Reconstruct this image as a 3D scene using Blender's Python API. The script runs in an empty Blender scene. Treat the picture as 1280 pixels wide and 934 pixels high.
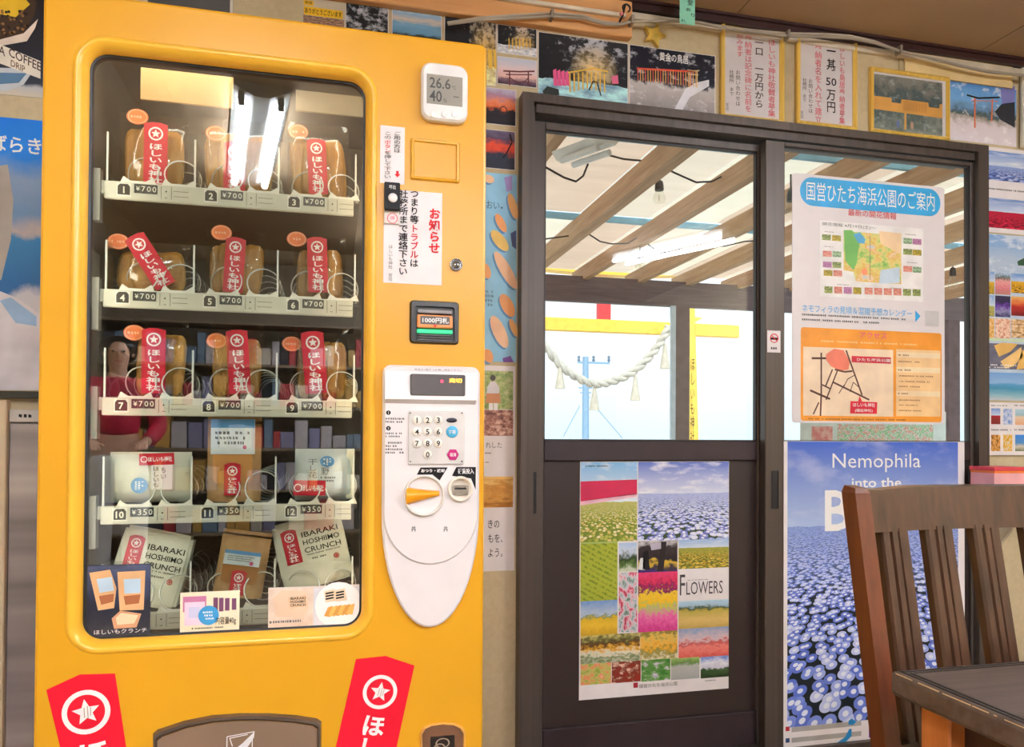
import bpy, bmesh, math, random
from mathutils import Vector
random.seed(11)
SC = bpy.context.scene
COL = SC.collection
# ------------------------------------------------------------------ camera
F, YAW, PIT, ROLL, CY, EYE = 940.0, 0.2362877, 0.0127972, 0.0058038, 532.2, 1.05   # pixels of a 1280x934 frame
_fw = Vector((math.sin(YAW)*math.cos(PIT), math.cos(YAW)*math.cos(PIT), math.sin(PIT)))
_rt = Vector((math.cos(YAW), -math.sin(YAW), 0.0))
_up = _rt.cross(_fw)
RT = _rt*math.cos(ROLL) + _up*math.sin(ROLL)
UP = -_rt*math.sin(ROLL) + _up*math.cos(ROLL)
FW = _fw
cam_d = bpy.data.cameras.new('camera'); cam = bpy.data.objects.new('camera', cam_d); COL.objects.link(cam)
cam_d.sensor_width = 36.0; cam_d.lens = F/1280*36; cam_d.shift_y = (CY-467)/1280
cam_d.clip_start = 0.02; cam_d.clip_end = 9000
from mathutils import Matrix
cam.matrix_world = Matrix(((RT.x, UP.x, -FW.x, 0), (RT.y, UP.y, -FW.y, 0), (RT.z, UP.z, -FW.z, EYE), (0, 0, 0, 1)))
SC.camera = cam
vs = SC.view_settings
vs.view_transform = 'Standard'; vs.look = 'None'; vs.exposure = 1.0; vs.gamma = 1.0; vs.use_curve_mapping = False
# ------------------------------------------------------------------ sky and sun
wd = bpy.data.worlds.new('sky'); SC.world = wd; wd.use_nodes = True
_n = wd.node_tree.nodes; _l = wd.node_tree.links; _n.clear()
_o = _n.new('ShaderNodeOutputWorld'); _b = _n.new('ShaderNodeBackground'); _tc = _n.new('ShaderNodeTexCoord')
_sp = _n.new('ShaderNodeSeparateXYZ'); _rp = _n.new('ShaderNodeValToRGB')
_l.new(_tc.outputs['Generated'], _sp.inputs[0]); _l.new(_sp.outputs['Z'], _rp.inputs[0]); _l.new(_rp.outputs[0], _b.inputs[0]); _l.new(_b.outputs[0], _o.inputs[0])
_rp.color_ramp.elements[0].position = 0.0; _rp.color_ramp.elements[0].color = (0.62, 0.76, 0.86, 1)
_rp.color_ramp.elements[1].position = 0.10; _rp.color_ramp.elements[1].color = (0.80, 0.85, 0.88, 1)
_b.inputs[1].default_value = 0.84
sun_d = bpy.data.lights.new('sun', 'SUN'); sun_d.energy = 2.0; sun_d.angle = math.radians(8); sun_d.color = (1.0, 0.98, 0.95)
sun = bpy.data.objects.new('sun', sun_d); COL.objects.link(sun); sun.location = (0, -6, 12)
sun.rotation_euler = (math.radians(46), 0, math.radians(-18))
LAMP = 100.0          # radiance of the fluorescent tubes on the room's ceiling
# ------------------------------------------------------------------ pixels to places
def ray(px, py):
    return RT*((px-640)/F) + UP*((CY-py)/F) + FW
def on_y(px, py, Y):
    d = ray(px, py); t = Y/d.y
    return Vector((d.x*t, Y, EYE + d.z*t))
def on_z(px, py, Z):
    d = ray(px, py); t = (Z-EYE)/d.z
    return Vector((d.x*t, d.y*t, Z))
def on_x(px, py, X):
    d = ray(px, py); t = X/d.x
    return Vector((X, d.y*t, EYE + d.z*t))
D = 2.23             # the wall with the sliding door
MF = 1.47            # front of the vending machine
def rect(Y, x0, y0, x1, y1):
    """pixel of the top left and of the bottom right corner -> X0, X1, Z0, Z1 on the plane at Y"""
    a = on_y(x0, y0, Y); b = on_y(x1, y1, Y)
    if b.z > a.z - 0.6*(a.z-on_y(x0, y1, Y).z) and x1-x0 > y1-y0: return rect_c(Y, x0, y0, x1, y1)
    return a.x, b.x, b.z, a.z
def rect_c(Y, x0, y0, x1, y1):
    """the same for a long low box given by its middle line"""
    c = on_y((x0+x1)/2, (y0+y1)/2, Y); h = on_y((x0+x1)/2, y0, Y).z-on_y((x0+x1)/2, y1, Y).z
    return on_y(x0, (y0+y1)/2, Y).x, on_y(x1, (y0+y1)/2, Y).x, c.z-h/2, c.z+h/2
# ------------------------------------------------------------------ materials
def lin(c):
    out = []
    for v in c[:3]:
        v = v/255.0
        out.append(v/12.92 if v <= 0.04045 else ((v+0.055)/1.055)**2.4)
    return (out[0], out[1], out[2], 1.0)
class NT:
    """small helper around a node tree"""
    def __init__(s, name, rough=0.5, spec=0.5, metal=0.0):
        s.m = bpy.data.materials.new(name); s.m.use_nodes = True
        s.n = s.m.node_tree.nodes; s.l = s.m.node_tree.links
        s.p = s.n['Principled BSDF']; s.out = s.n['Material Output']
        s.p.inputs['Roughness'].default_value = rough; s.p.inputs['Specular IOR Level'].default_value = spec; s.p.inputs['Metallic'].default_value = metal
        s._tc = None
    def tc(s, k='Object'):
        if s._tc is None: s._tc = s.n.new('ShaderNodeTexCoord')
        return s._tc.outputs[k]
    def put(s, sock, v):
        if isinstance(v, bpy.types.NodeSocket): s.l.new(v, sock)
        elif v is not None: sock.default_value = v
    def mapping(s, vec, scale=(1, 1, 1), loc=(0, 0, 0), rot=(0, 0, 0)):
        n = s.n.new('ShaderNodeMapping'); s.l.new(vec, n.inputs[0])
        n.inputs['Scale'].default_value = scale; n.inputs['Location'].default_value = loc; n.inputs['Rotation'].default_value = rot
        return n.outputs[0]
    def noise(s, vec, scale, detail=3, rough=0.5, dist=0.0):
        n = s.n.new('ShaderNodeTexNoise'); s.l.new(vec, n.inputs['Vector'])
        n.inputs['Scale'].default_value = scale; n.inputs['Detail'].default_value = detail; n.inputs['Roughness'].default_value = rough; n.inputs['Distortion'].default_value = dist
        return n.outputs['Fac']
    def vor(s, vec, scale, feature='F1', rnd=1.0):
        n = s.n.new('ShaderNodeTexVoronoi'); n.voronoi_dimensions = '2D'; n.feature = feature; s.l.new(vec, n.inputs['Vector'])
        n.inputs['Scale'].default_value = scale; n.inputs['Randomness'].default_value = rnd
        return n.outputs['Distance'], (n.outputs['Color'] if feature == 'F1' else None)
    def ramp(s, fac, stops, interp='LINEAR'):
        n = s.n.new('ShaderNodeValToRGB'); s.put(n.inputs[0], fac); r = n.color_ramp; r.interpolation = interp
        while len(r.elements) < len(stops): r.elements.new(0.5)
        for e, (p, c) in zip(r.elements, stops): e.position = p; e.color = lin(c)
        return n.outputs[0]
    def math(s, op, a, b=None, clamp=False):
        n = s.n.new('ShaderNodeMath'); n.operation = op; n.use_clamp = clamp
        s.put(n.inputs[0], a); s.put(n.inputs[1], b)
        return n.outputs[0]
    def mix(s, fac, a, b, blend='MIX'):
        n = s.n.new('ShaderNodeMix'); n.data_type = 'RGBA'; n.blend_type = blend
        s.put(n.inputs[0], fac)
        s.put(n.inputs[6], a if isinstance(a, bpy.types.NodeSocket) else lin(a)); s.put(n.inputs[7], b if isinstance(b, bpy.types.NodeSocket) else lin(b))
        return n.outputs[2]
    def comb(s, x, y, z=0.0):
        n = s.n.new('ShaderNodeCombineXYZ'); s.put(n.inputs[0], x); s.put(n.inputs[1], y); s.put(n.inputs[2], z)
        return n.outputs[0]
    def sep(s, v):
        n = s.n.new('ShaderNodeSeparateXYZ'); s.l.new(v, n.inputs[0]); return n.outputs
    def col(s, v):
        s.put(s.p.inputs['Base Color'], v if isinstance(v, bpy.types.NodeSocket) else lin(v))
    def bump(s, h, strength=0.2, dist=0.01):
        n = s.n.new('ShaderNodeBump'); s.put(n.inputs['Height'], h); n.inputs['Strength'].default_value = strength; n.inputs['Distance'].default_value = dist
        s.l.new(n.outputs[0], s.p.inputs['Normal'])
MATS = {}
def plain(c, rough=0.5, spec=0.5, metal=0.0, vary=0.05, scale=14.0):
    """paint, plastic, ink: one colour with a faint mottling"""
    key = ('p', tuple(c), rough, spec, metal, vary, scale)
    if key in MATS: return MATS[key]
    t = NT('paint_%02x%02x%02x' % tuple(int(v) for v in c[:3]), rough, spec, metal)
    if vary > 0:
        f = t.noise(t.tc(), scale, 2)
        lo = tuple(max(0, v*(1-vary)) for v in c); hi = tuple(min(255, v*(1+vary)) for v in c)
        t.col(t.ramp(f, [(0.3, lo), (0.7, hi)]))
    else: t.col(c)
    MATS[key] = t.m
    return t.m
def ink(c): return plain(c, 0.6, 0.2, 0, 0)
def wood(name, c0, c1, axis=0, scale=1.0, rough=0.45, spec=0.4):
    key = ('w', name)
    if key in MATS: return MATS[key]
    t = NT(name, rough, spec)
    sc = [26*scale]*3; sc[axis] = 1.6*scale
    v = t.mapping(t.tc(), tuple(sc))
    f = t.noise(v, 1.0, 5, 0.6, 0.6); g = t.noise(v, 4.0, 3)
    a = t.ramp(f, [(0.3, c0), (0.7, c1)])
    t.col(t.mix(0.35, a, t.ramp(g, [(0.35, c0), (0.65, c1)])))
    t.bump(f, 0.12, 0.004)
    MATS[key] = t.m
    return t.m
def clear(name, tint=(255, 255, 255), ior=1.5, rough=0.0, boost=1.0):
    """thin clear sheet: lets light pass straight through and mirrors by its angle"""
    key = ('g', name)
    if key in MATS: return MATS[key]
    t = NT(name); t.n.remove(t.p)
    tr = t.n.new('ShaderNodeBsdfTransparent'); tr.inputs[0].default_value = lin(tint)
    gl = t.n.new('ShaderNodeBsdfGlossy'); gl.inputs['Roughness'].default_value = rough; gl.inputs['Color'].default_value = (1, 1, 1, 1)
    lw = t.n.new('ShaderNodeLayerWeight'); lw.inputs[0].default_value = 0.5; f0 = ((ior-1)/(ior+1))**2
    fr = t.math('ADD', f0, t.math('MULTIPLY', t.math('POWER', lw.outputs['Facing'], 5.0), 1-f0))
    mx = t.n.new('ShaderNodeMixShader')
    t.l.new(t.math('MULTIPLY', fr, boost, True), mx.inputs[0]); t.l.new(tr.outputs[0], mx.inputs[1]); t.l.new(gl.outputs[0], mx.inputs[2]); t.l.new(mx.outputs[0], t.out.inputs[0])
    MATS[key] = t.m
    return t.m
def glow(name, c, strength):
    key = ('e', name)
    if key in MATS: return MATS[key]
    t = NT(name); t.col(c); t.p.inputs['Emission Color'].default_value = lin(c); t.p.inputs['Emission Strength'].default_value = strength
    MATS[key] = t.m
    return t.m
# printed pictures ---------------------------------------------------
def pic(name): 
    t = NT(name, 0.35, 0.4); t.uvs = t.tc('UV'); t.xyz = t.sep(t.uvs); return t
_pn = [0]
def _seed(t):
    _pn[0] += 1
    return t.mapping(t.uvs, (1, 1, 1), (_pn[0]*3.17, _pn[0]*1.71, _pn[0]*0.37))
def field(h, sky0, sky1, pal, far, scale=9.0, dark=(40, 60, 30), cloud=0.4, fill=0.45, edge=0.03, asp=1.0, centre=None):
    """sky over a field of flowers that grow larger towards the lower edge"""
    t = pic('printed_field'); u, v = t.xyz[0], t.xyz[1]
    d = t.math('MAXIMUM', t.math('SUBTRACT', h, v), 0.0)
    k = t.math('DIVIDE', 1.0, t.math('ADD', d, 0.16))
    pv = t.comb(t.math('MULTIPLY', t.math('SUBTRACT', u, 0.5), t.math('MULTIPLY', k, asp)), t.math('MULTIPLY', k, 1.15), _pn[0]*2.0)
    _pn[0] += 1
    dist, colr = t.vor(pv, scale)
    r = t.sep(colr)[0]
    n = len(pal)
    pc = t.ramp(r, [(i/n, c) for i, c in enumerate(pal)], 'CONSTANT')
    if centre:
        pc = t.mix(t.math('LESS_THAN', dist, fill*0.42), pc, centre)
    g = t.mix(t.math('GREATER_THAN', dist, fill), pc, dark)
    g = t.mix(t.math('MULTIPLY', t.math('SUBTRACT', 1.0, t.math('MULTIPLY', d, 4.0), True), 0.8), g, far)
    s = t.ramp(t.math('DIVIDE', t.math('SUBTRACT', v, h), max(0.02, 1-h)), [(0.0, sky0), (1.0, sky1)])
    cl = t.noise(t.mapping(_seed(t), (2.2, 6.0, 1)), 1.6, 4, 0.6)
    s = t.mix(t.math('MULTIPLY', t.ramp(cl, [(0.5, (0, 0, 0)), (0.68, (255, 255, 255))]), cloud), s, (250, 250, 255))
    wob = t.math('MULTIPLY', t.math('SUBTRACT', t.noise(t.mapping(_seed(t), (8, 0.1, 1)), 1.0, 3), 0.5), edge)
    t.col(t.mix(t.math('GREATER_THAN', t.math('ADD', v, wob), h), g, s))
    return t.m
def bands(stops, scale=(6, 6), wob=0.25, detail=4, axis=1, speck=None):
    """bands of colour, up the picture by default, broken up by noise"""
    t = pic('printed_bands')
    nz = t.noise(t.mapping(_seed(t), (scale[0], scale[1], 1)), 1.0, detail, 0.6)
    f = t.math('ADD', t.xyz[axis], t.math('MULTIPLY', t.math('SUBTRACT', nz, 0.5), wob*2.6))
    c = t.ramp(f, stops)
    if speck:
        n2 = t.noise(t.mapping(_seed(t), (speck[1], speck[1], 1)), 1.0, 4, 0.65)
        c = t.mix(t.math('MULTIPLY', t.ramp(n2, [(speck[2], (0, 0, 0)), (speck[2]+0.1, (255, 255, 255))]), speck[3]), c, speck[0])
    t.col(c)
    return t.m
def blotch(stops, scale=(6, 6), detail=5, interp='LINEAR', rough=0.65):
    t = pic('printed_blotch')
    t.col(t.ramp(t.noise(t.mapping(_seed(t), (scale[0], scale[1], 1)), 1.0, detail, rough), stops, interp))
    return t.m
def rows(c0, c1, sky, h=0.8, n=14):
    t = pic('printed_rows'); u, v = t.xyz[0], t.xyz[1]
    nz = t.noise(t.mapping(_seed(t), (14, 14, 1)), 1.0, 3)
    w = t.math('SINE', t.math('MULTIPLY', t.math('ADD', t.math('ADD', v, t.math('MULTIPLY', u, 0.35)), t.math('MULTIPLY', nz, 0.06)), n*6.28))
    g = t.mix(t.math('GREATER_THAN', w, 0.1), c0, c1)
    t.col(t.mix(t.math('GREATER_THAN', v, h), t.mix(t.ramp(nz, [(0.4, (0, 0, 0)), (0.6, (255, 255, 255))]), g, c0), sky))
    return t.m
def lit_night(sky, glowc, ground, cx=0.55, cy=0.45, r=0.35, dark=(14, 16, 22), asp=1.5):
    """dark trees round a lit place"""
    t = pic('printed_night'); u, v = t.xyz[0], t.xyz[1]
    du = t.math('MULTIPLY', t.math('SUBTRACT', u, cx), asp); dv = t.math('SUBTRACT', v, cy)
    rr = t.math('SQRT', t.math('ADD', t.math('MULTIPLY', du, du), t.math('MULTIPLY', dv, dv)))
    nz = t.noise(t.mapping(_seed(t), (9, 8, 1)), 1.0, 6, 0.7)
    n2 = t.noise(t.mapping(_seed(t), (6, 10, 1)), 1.0, 4, 0.6)
    side = t.math('MULTIPLY', t.math('ABSOLUTE', t.math('SUBTRACT', u, cx)), 0.42)
    c = t.mix(t.ramp(t.math('SUBTRACT', t.math('ADD', nz, 0.06), side), [(0.46, (0, 0, 0)), (0.56, (255, 255, 255))]), t.mix(n2, dark, tuple(min(255, q+44) for q in dark)), sky)
    up = t.math('MULTIPLY', t.math('SUBTRACT', v, 0.45), 1.6, True)
    c = t.mix(up, t.mix(0.75, c, dark), c)
    g = t.math('MULTIPLY', t.math('SUBTRACT', 1.0, t.math('DIVIDE', rr, r), True), t.ramp(nz, [(0.3, (60, 60, 60)), (0.6, (255, 255, 255))]))
    c = t.mix(g, c, glowc)
    gm = t.math('LESS_THAN', t.math('ADD', v, t.math('MULTIPLY', n2, 0.12)), 0.36)
    t.col(t.mix(gm, c, t.ramp(n2, [(0.35, ground), (0.65, tuple(min(255, x*1.35+40) for x in ground))])))
    return t.m
# ------------------------------------------------------------------ geometry
class MB:
    def __init__(s): s.v = []; s.f = []; s.m = []; s.uv = []; s.sm = []
    def add(s, verts, faces, mi=0, uvs=None, smooth=False):
        b = len(s.v); s.v += [Vector(p) for p in verts]
        for k, f in enumerate(faces):
            s.f.append([b+i for i in f]); s.m.append(mi); s.uv.append(uvs[k] if uvs else None); s.sm.append(smooth)
        return s
    def box(s, x0, x1, y0, y1, z0, z1, mi=0):
        v = [(x, y, z) for z in (z0, z1) for y in (y0, y1) for x in (x0, x1)]
        return s.add(v, [(0, 2, 3, 1), (4, 5, 7, 6), (0, 1, 5, 4), (2, 6, 7, 3), (0, 4, 6, 2), (1, 3, 7, 5)], mi)
    def rbox(s, x0, x1, y0, y1, z0, z1, r=0.005, seg=2, mi=0):
        bm = bmesh.new(); bmesh.ops.create_cube(bm, size=1.0)
        for v in bm.verts: v.co = Vector(((x0+x1)/2+v.co.x*(x1-x0), (y0+y1)/2+v.co.y*(y1-y0), (z0+z1)/2+v.co.z*(z1-z0)))
        bmesh.ops.bevel(bm, geom=bm.edges[:], offset=r, segments=seg, affect='EDGES', profile=0.5)
        return s.bm(bm, mi)
    def bm(s, bm, mi=0, smooth=False):
        bm.verts.index_update()
        s.add([v.co.copy() for v in bm.verts], [[v.index for v in f.verts] for f in bm.faces], mi, None, smooth); bm.free()
        return s
    def quad(s, p, mi=0, uv=((0, 0), (1, 0), (1, 1), (0, 1))):
        return s.add(p, [(0, 1, 2, 3)], mi, [uv])
    def card(s, x0, x1, z0, z1, y, mi=0):                      # faces the room (-Y)
        return s.quad([(x0, y, z0), (x1, y, z0), (x1, y, z1), (x0, y, z1)], mi)
    def prism(s, poly, y0, y1, mi=0, edge=None):               # poly in x,z ; y0 nearer the room
        n = len(poly)
        s.add([(x, y0, z) for x, z in poly], [list(range(n))], mi)
        s.add([(x, y1, z) for x, z in poly], [list(range(n))[::-1]], mi)
        v = [(x, y0, z) for x, z in poly]+[(x, y1, z) for x, z in poly]
        return s.add(v, [(i, i+n, (i+1) % n+n, (i+1) % n) for i in range(n)], mi if edge is None else edge)
    def loft(s, rings, mi=0, smooth=False, closed=True):       # rings: lists of 3d points, equal length
        n = len(rings[0]); v = [p for r in rings for p in r]; f = []
        for k in range(len(rings)-1):
            for i in range(n if closed else n-1):
                j = (i+1) % n; f.append((k*n+i, k*n+j, (k+1)*n+j, (k+1)*n+i))
        return s.add(v, f, mi, None, smooth)
    def tube(s, pts, r, n=8, mi=0, closed=False, caps=True):
        pts = [Vector(p) for p in pts]; rings = []; nrm = None
        for i, p in enumerate(pts):
            a = pts[(i-1) % len(pts)] if (closed or i > 0) else p; b = pts[(i+1) % len(pts)] if (closed or i < len(pts)-1) else p
            t = (b-a); t = t.normalized() if t.length > 1e-9 else Vector((0, 0, 1))
            if nrm is None:
                nrm = t.cross(Vector((0, 0, 1)) if abs(t.z) < 0.9 else Vector((1, 0, 0)))
            nrm = (nrm - t*nrm.dot(t)).normalized(); bn = t.cross(nrm)
            rad = r[i] if isinstance(r, (list, tuple)) else r
            rings.append([p + (nrm*math.cos(2*math.pi*k/n) + bn*math.sin(2*math.pi*k/n))*rad for k in range(n)])
        if closed: rings.append(rings[0])
        s.loft(rings, mi, True)
        if caps and not closed:
            s.add(rings[0], [list(range(n))[::-1]], mi); s.add(rings[-1], [list(range(n))], mi)
        return s
    def lathe(s, prof, c, axis='z', n=20, mi=0, smooth=True):  # prof: (radius, height along the axis)
        rings = []
        for r, h in prof:
            ring = []
            for k in range(n):
                a = 2*math.pi*k/n; p, q = r*math.cos(a), r*math.sin(a)
                ring.append((c[0]+p, c[1]+q, c[2]+h) if axis == 'z' else (c[0]+p, c[1]+h, c[2]+q) if axis == 'y' else (c[0]+h, c[1]+p, c[2]+q))
            rings.append(ring)
        s.loft(rings, mi, smooth)
        if prof[0][0] > 1e-6: s.add(rings[0], [list(range(n))], mi)
        if prof[-1][0] > 1e-6: s.add(rings[-1], [list(range(n))[::-1]], mi)
        return s
    def disc(s, cx, cz, rx, rz, y, mi=0, n=28, rot=0.0):
        ca, sa = math.cos(rot), math.sin(rot)
        p = [(rx*math.cos(2*math.pi*k/n), rz*math.sin(2*math.pi*k/n)) for k in range(n)]
        return s.add([(cx+a*ca-b*sa, y, cz+a*sa+b*ca) for a, b in p], [list(range(n))], mi)
    def annulus(s, cx, cz, r0, r1, y, mi=0, n=28, sx=1.0):
        a = [(cx+r0*sx*math.cos(2*math.pi*k/n), y, cz+r0*math.sin(2*math.pi*k/n)) for k in range(n)]
        b = [(cx+r1*sx*math.cos(2*math.pi*k/n), y, cz+r1*math.sin(2*math.pi*k/n)) for k in range(n)]
        return s.loft([a, b], mi)
    def poly(s, pts, y, mi=0):                                 # flat print in the x,z plane
        n = len(pts)
        a = sum(pts[i][0]*pts[(i+1) % n][1]-pts[(i+1) % n][0]*pts[i][1] for i in range(n))
        o = list(range(n)) if a > 0 else list(range(n))[::-1]
        return s.add([(x, y, z) for x, z in pts], [o], mi)
    def move(s, fn):
        s.v = [Vector(fn(p)) for p in s.v]; return s
def rrect(x0, x1, z0, z1, r, n=5):
    out = []
    for cx, cz, a0 in ((x1-r, z1-r, 0), (x0+r, z1-r, 90), (x0+r, z0+r, 180), (x1-r, z0+r, 270)):
        for k in range(n+1):
            a = math.radians(a0+90*k/n); out.append((cx+r*math.cos(a), cz+r*math.sin(a)))
    return out
def star(cx, cz, r, inner=0.42, rot=0.0, n=5):
    return [(cx+(r if k % 2 == 0 else r*inner)*math.sin(math.pi*k/n+rot), cz+(r if k % 2 == 0 else r*inner)*math.cos(math.pi*k/n+rot)) for k in range(2*n)]
# ------------------------------------------------------------------ objects
ORG = {}
def tagp(o, label=None, cat=None, group=None, kind=None):
    if label: o['label'] = label
    if cat: o['category'] = cat
    if group: o['group'] = group
    if kind: o['kind'] = kind
    return o
def thing(name, label, cat, loc=(0, 0, 0), rot=(0, 0, 0), group=None):
    o = bpy.data.objects.new(name, None); COL.objects.link(o); o.location = loc; o.rotation_euler = rot; o.empty_display_size = 0.05
    ORG[o.name] = Vector(loc)
    return tagp(o, label, cat, group)
def mesh(name, mb, mats, off=Vector((0, 0, 0))):
    me = bpy.data.meshes.new(name)
    me.from_pydata([p-off for p in mb.v], [], mb.f)
    for m in (mats if isinstance(mats, (list, tuple)) else [mats]): me.materials.append(m)
    me.polygons.foreach_set('material_index', mb.m); me.polygons.foreach_set('use_smooth', mb.sm)
    if any(u is not None for u in mb.uv):
        lay = me.uv_layers.new(name='UVMap'); flat = []
        for f, u in zip(mb.f, mb.uv):
            for i in range(len(f)): flat += list(u[i]) if u else [0.0, 0.0]
        lay.data.foreach_set('uv', flat)
    me.update()
    return me
def part(name, mb, mats, parent, local=False, label=None):
    off = Vector((0, 0, 0)) if local else ORG.get(parent.name, Vector((0, 0, 0)))
    o = bpy.data.objects.new(name, mesh(name, mb, mats, off)); COL.objects.link(o); o.parent = parent
    ORG[o.name] = off.copy()
    if label: o['label'] = label
    return o
def solo(name, mb, mats, label=None, cat=None, group=None, kind=None):
    xs = [p.x for p in mb.v]; ys = [p.y for p in mb.v]; zs = [p.z for p in mb.v]
    off = Vector(((min(xs)+max(xs))/2, (min(ys)+max(ys))/2, min(zs)))
    o = bpy.data.objects.new(name, mesh(name, mb, mats, off)); COL.objects.link(o); o.location = off
    ORG[o.name] = off
    return tagp(o, label, cat, group, kind)
def struct(name, mb, mats, label=None): return solo(name, mb, mats, label, None, None, 'structure')
def copy_part(src, parent, shift):
    c = src.copy(); COL.objects.link(c); c.parent = parent; c.location = src.location + Vector(shift)
    return c
# ------------------------------------------------------------------ lettering
_fc = bpy.data.curves.new('lettering', 'FONT'); _fo = bpy.data.objects.new('lettering', _fc); COL.objects.link(_fo)
_fc.resolution_u = 2
_GL = {}
def glyphs(s, bold=0.0):
    k = (s, bold)
    if k not in _GL:
        _fc.body = s; _fc.offset = bold; bpy.context.view_layer.update()
        me = bpy.data.meshes.new_from_object(_fo.evaluated_get(bpy.context.evaluated_depsgraph_get()))
        _GL[k] = ([(v.co.x, v.co.y) for v in me.vertices], [list(p.vertices) for p in me.polygons]); bpy.data.meshes.remove(me)
    return _GL[k]
def letter(mb, s, box, y, mi=0, vert=False, bold=0.0, keep=False, xf=None):
    """write s into box = x0, x1, z0, z1 on the plane at y"""
    x0, x1, z0, z1 = box
    put = (lambda a, b: (a, y, b)) if xf is None else (lambda a, b: (xf(a, b)[0], y, xf(a, b)[1]))
    if vert:
        n = len(s); ch = (z1-z0)/n; w = x1-x0
        for i, c in enumerate(s):
            if c in ' \u3000': continue
            v, f = glyphs(c, bold)
            if not v: continue
            cz = z1-ch*(i+0.5); cx = (x0+x1)/2
            e = []
            for a, b in v:
                if c in '\u30fc()\uff5e': a, b = 0.5+(b-0.38), 0.38-(a-0.5)
                if c in '\u3001\u3002': a, b = a+0.55, b+0.5
                if c.isascii(): a += 0.5-sum(q[0] for q in v)/len(v)
                e.append(put(cx+(a-0.5)*w, cz+(b-0.38)*ch))
            mb.add(e, f, mi)
        return mb
    v, f = glyphs(s, bold)
    if not v: return mb
    ax = min(p[0] for p in v); bx = max(p[0] for p in v); az = min(p[1] for p in v); bz = max(p[1] for p in v)
    sx = (x1-x0)/(bx-ax); sz = (z1-z0)/max(1e-6, bz-az)
    if keep: sx = sz = min(sx, sz)
    ox = (x0+x1)/2-(ax+bx)/2*sx; oz = (z0+z1)/2-(az+bz)/2*sz
    return mb.add([put(ox+a*sx, oz+b*sz) for a, b in v], f, mi)
def scribble(mb, box, n, y, mi=0, vert=False, fill=0.62, xf=None):
    """rows (or columns) of marks too small to read"""
    x0, x1, z0, z1 = box
    put = xf or (lambda a, b: (a, b))
    for i in range(n):
        if vert:
            c = x1-(x1-x0)*(i+0.5)/n; h = (x1-x0)/n*fill/2; L = z1-z0; p = 0.0; end = L*random.uniform(0.7, 1.0)
            while p < end:
                w = h*random.uniform(1.0, 2.2)
                if random.random() < 0.88: mb.poly([put(*q) for q in ((c-h*random.uniform(.6, 1), z1-p-w*.8), (c+h, z1-p-w*.8), (c+h*random.uniform(.6, 1), z1-p), (c-h, z1-p))], y, mi)
                p += w*1.25
        else:
            c = z1-(z1-z0)*(i+0.5)/n; h = (z1-z0)/n*fill/2; L = x1-x0; p = 0.0; end = L*random.uniform(0.75, 1.0)
            while p < end:
                w = h*random.uniform(1.0, 2.2)
                if random.random() < 0.88: mb.poly([put(*q) for q in ((x0+p, c-h*random.uniform(.5, 1)), (x0+p+w*.8, c-h), (x0+p+w*.8, c+h*random.uniform(.5, 1)), (x0+p, c+h))], y, mi)
                p += w*1.25
    return mb
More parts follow.
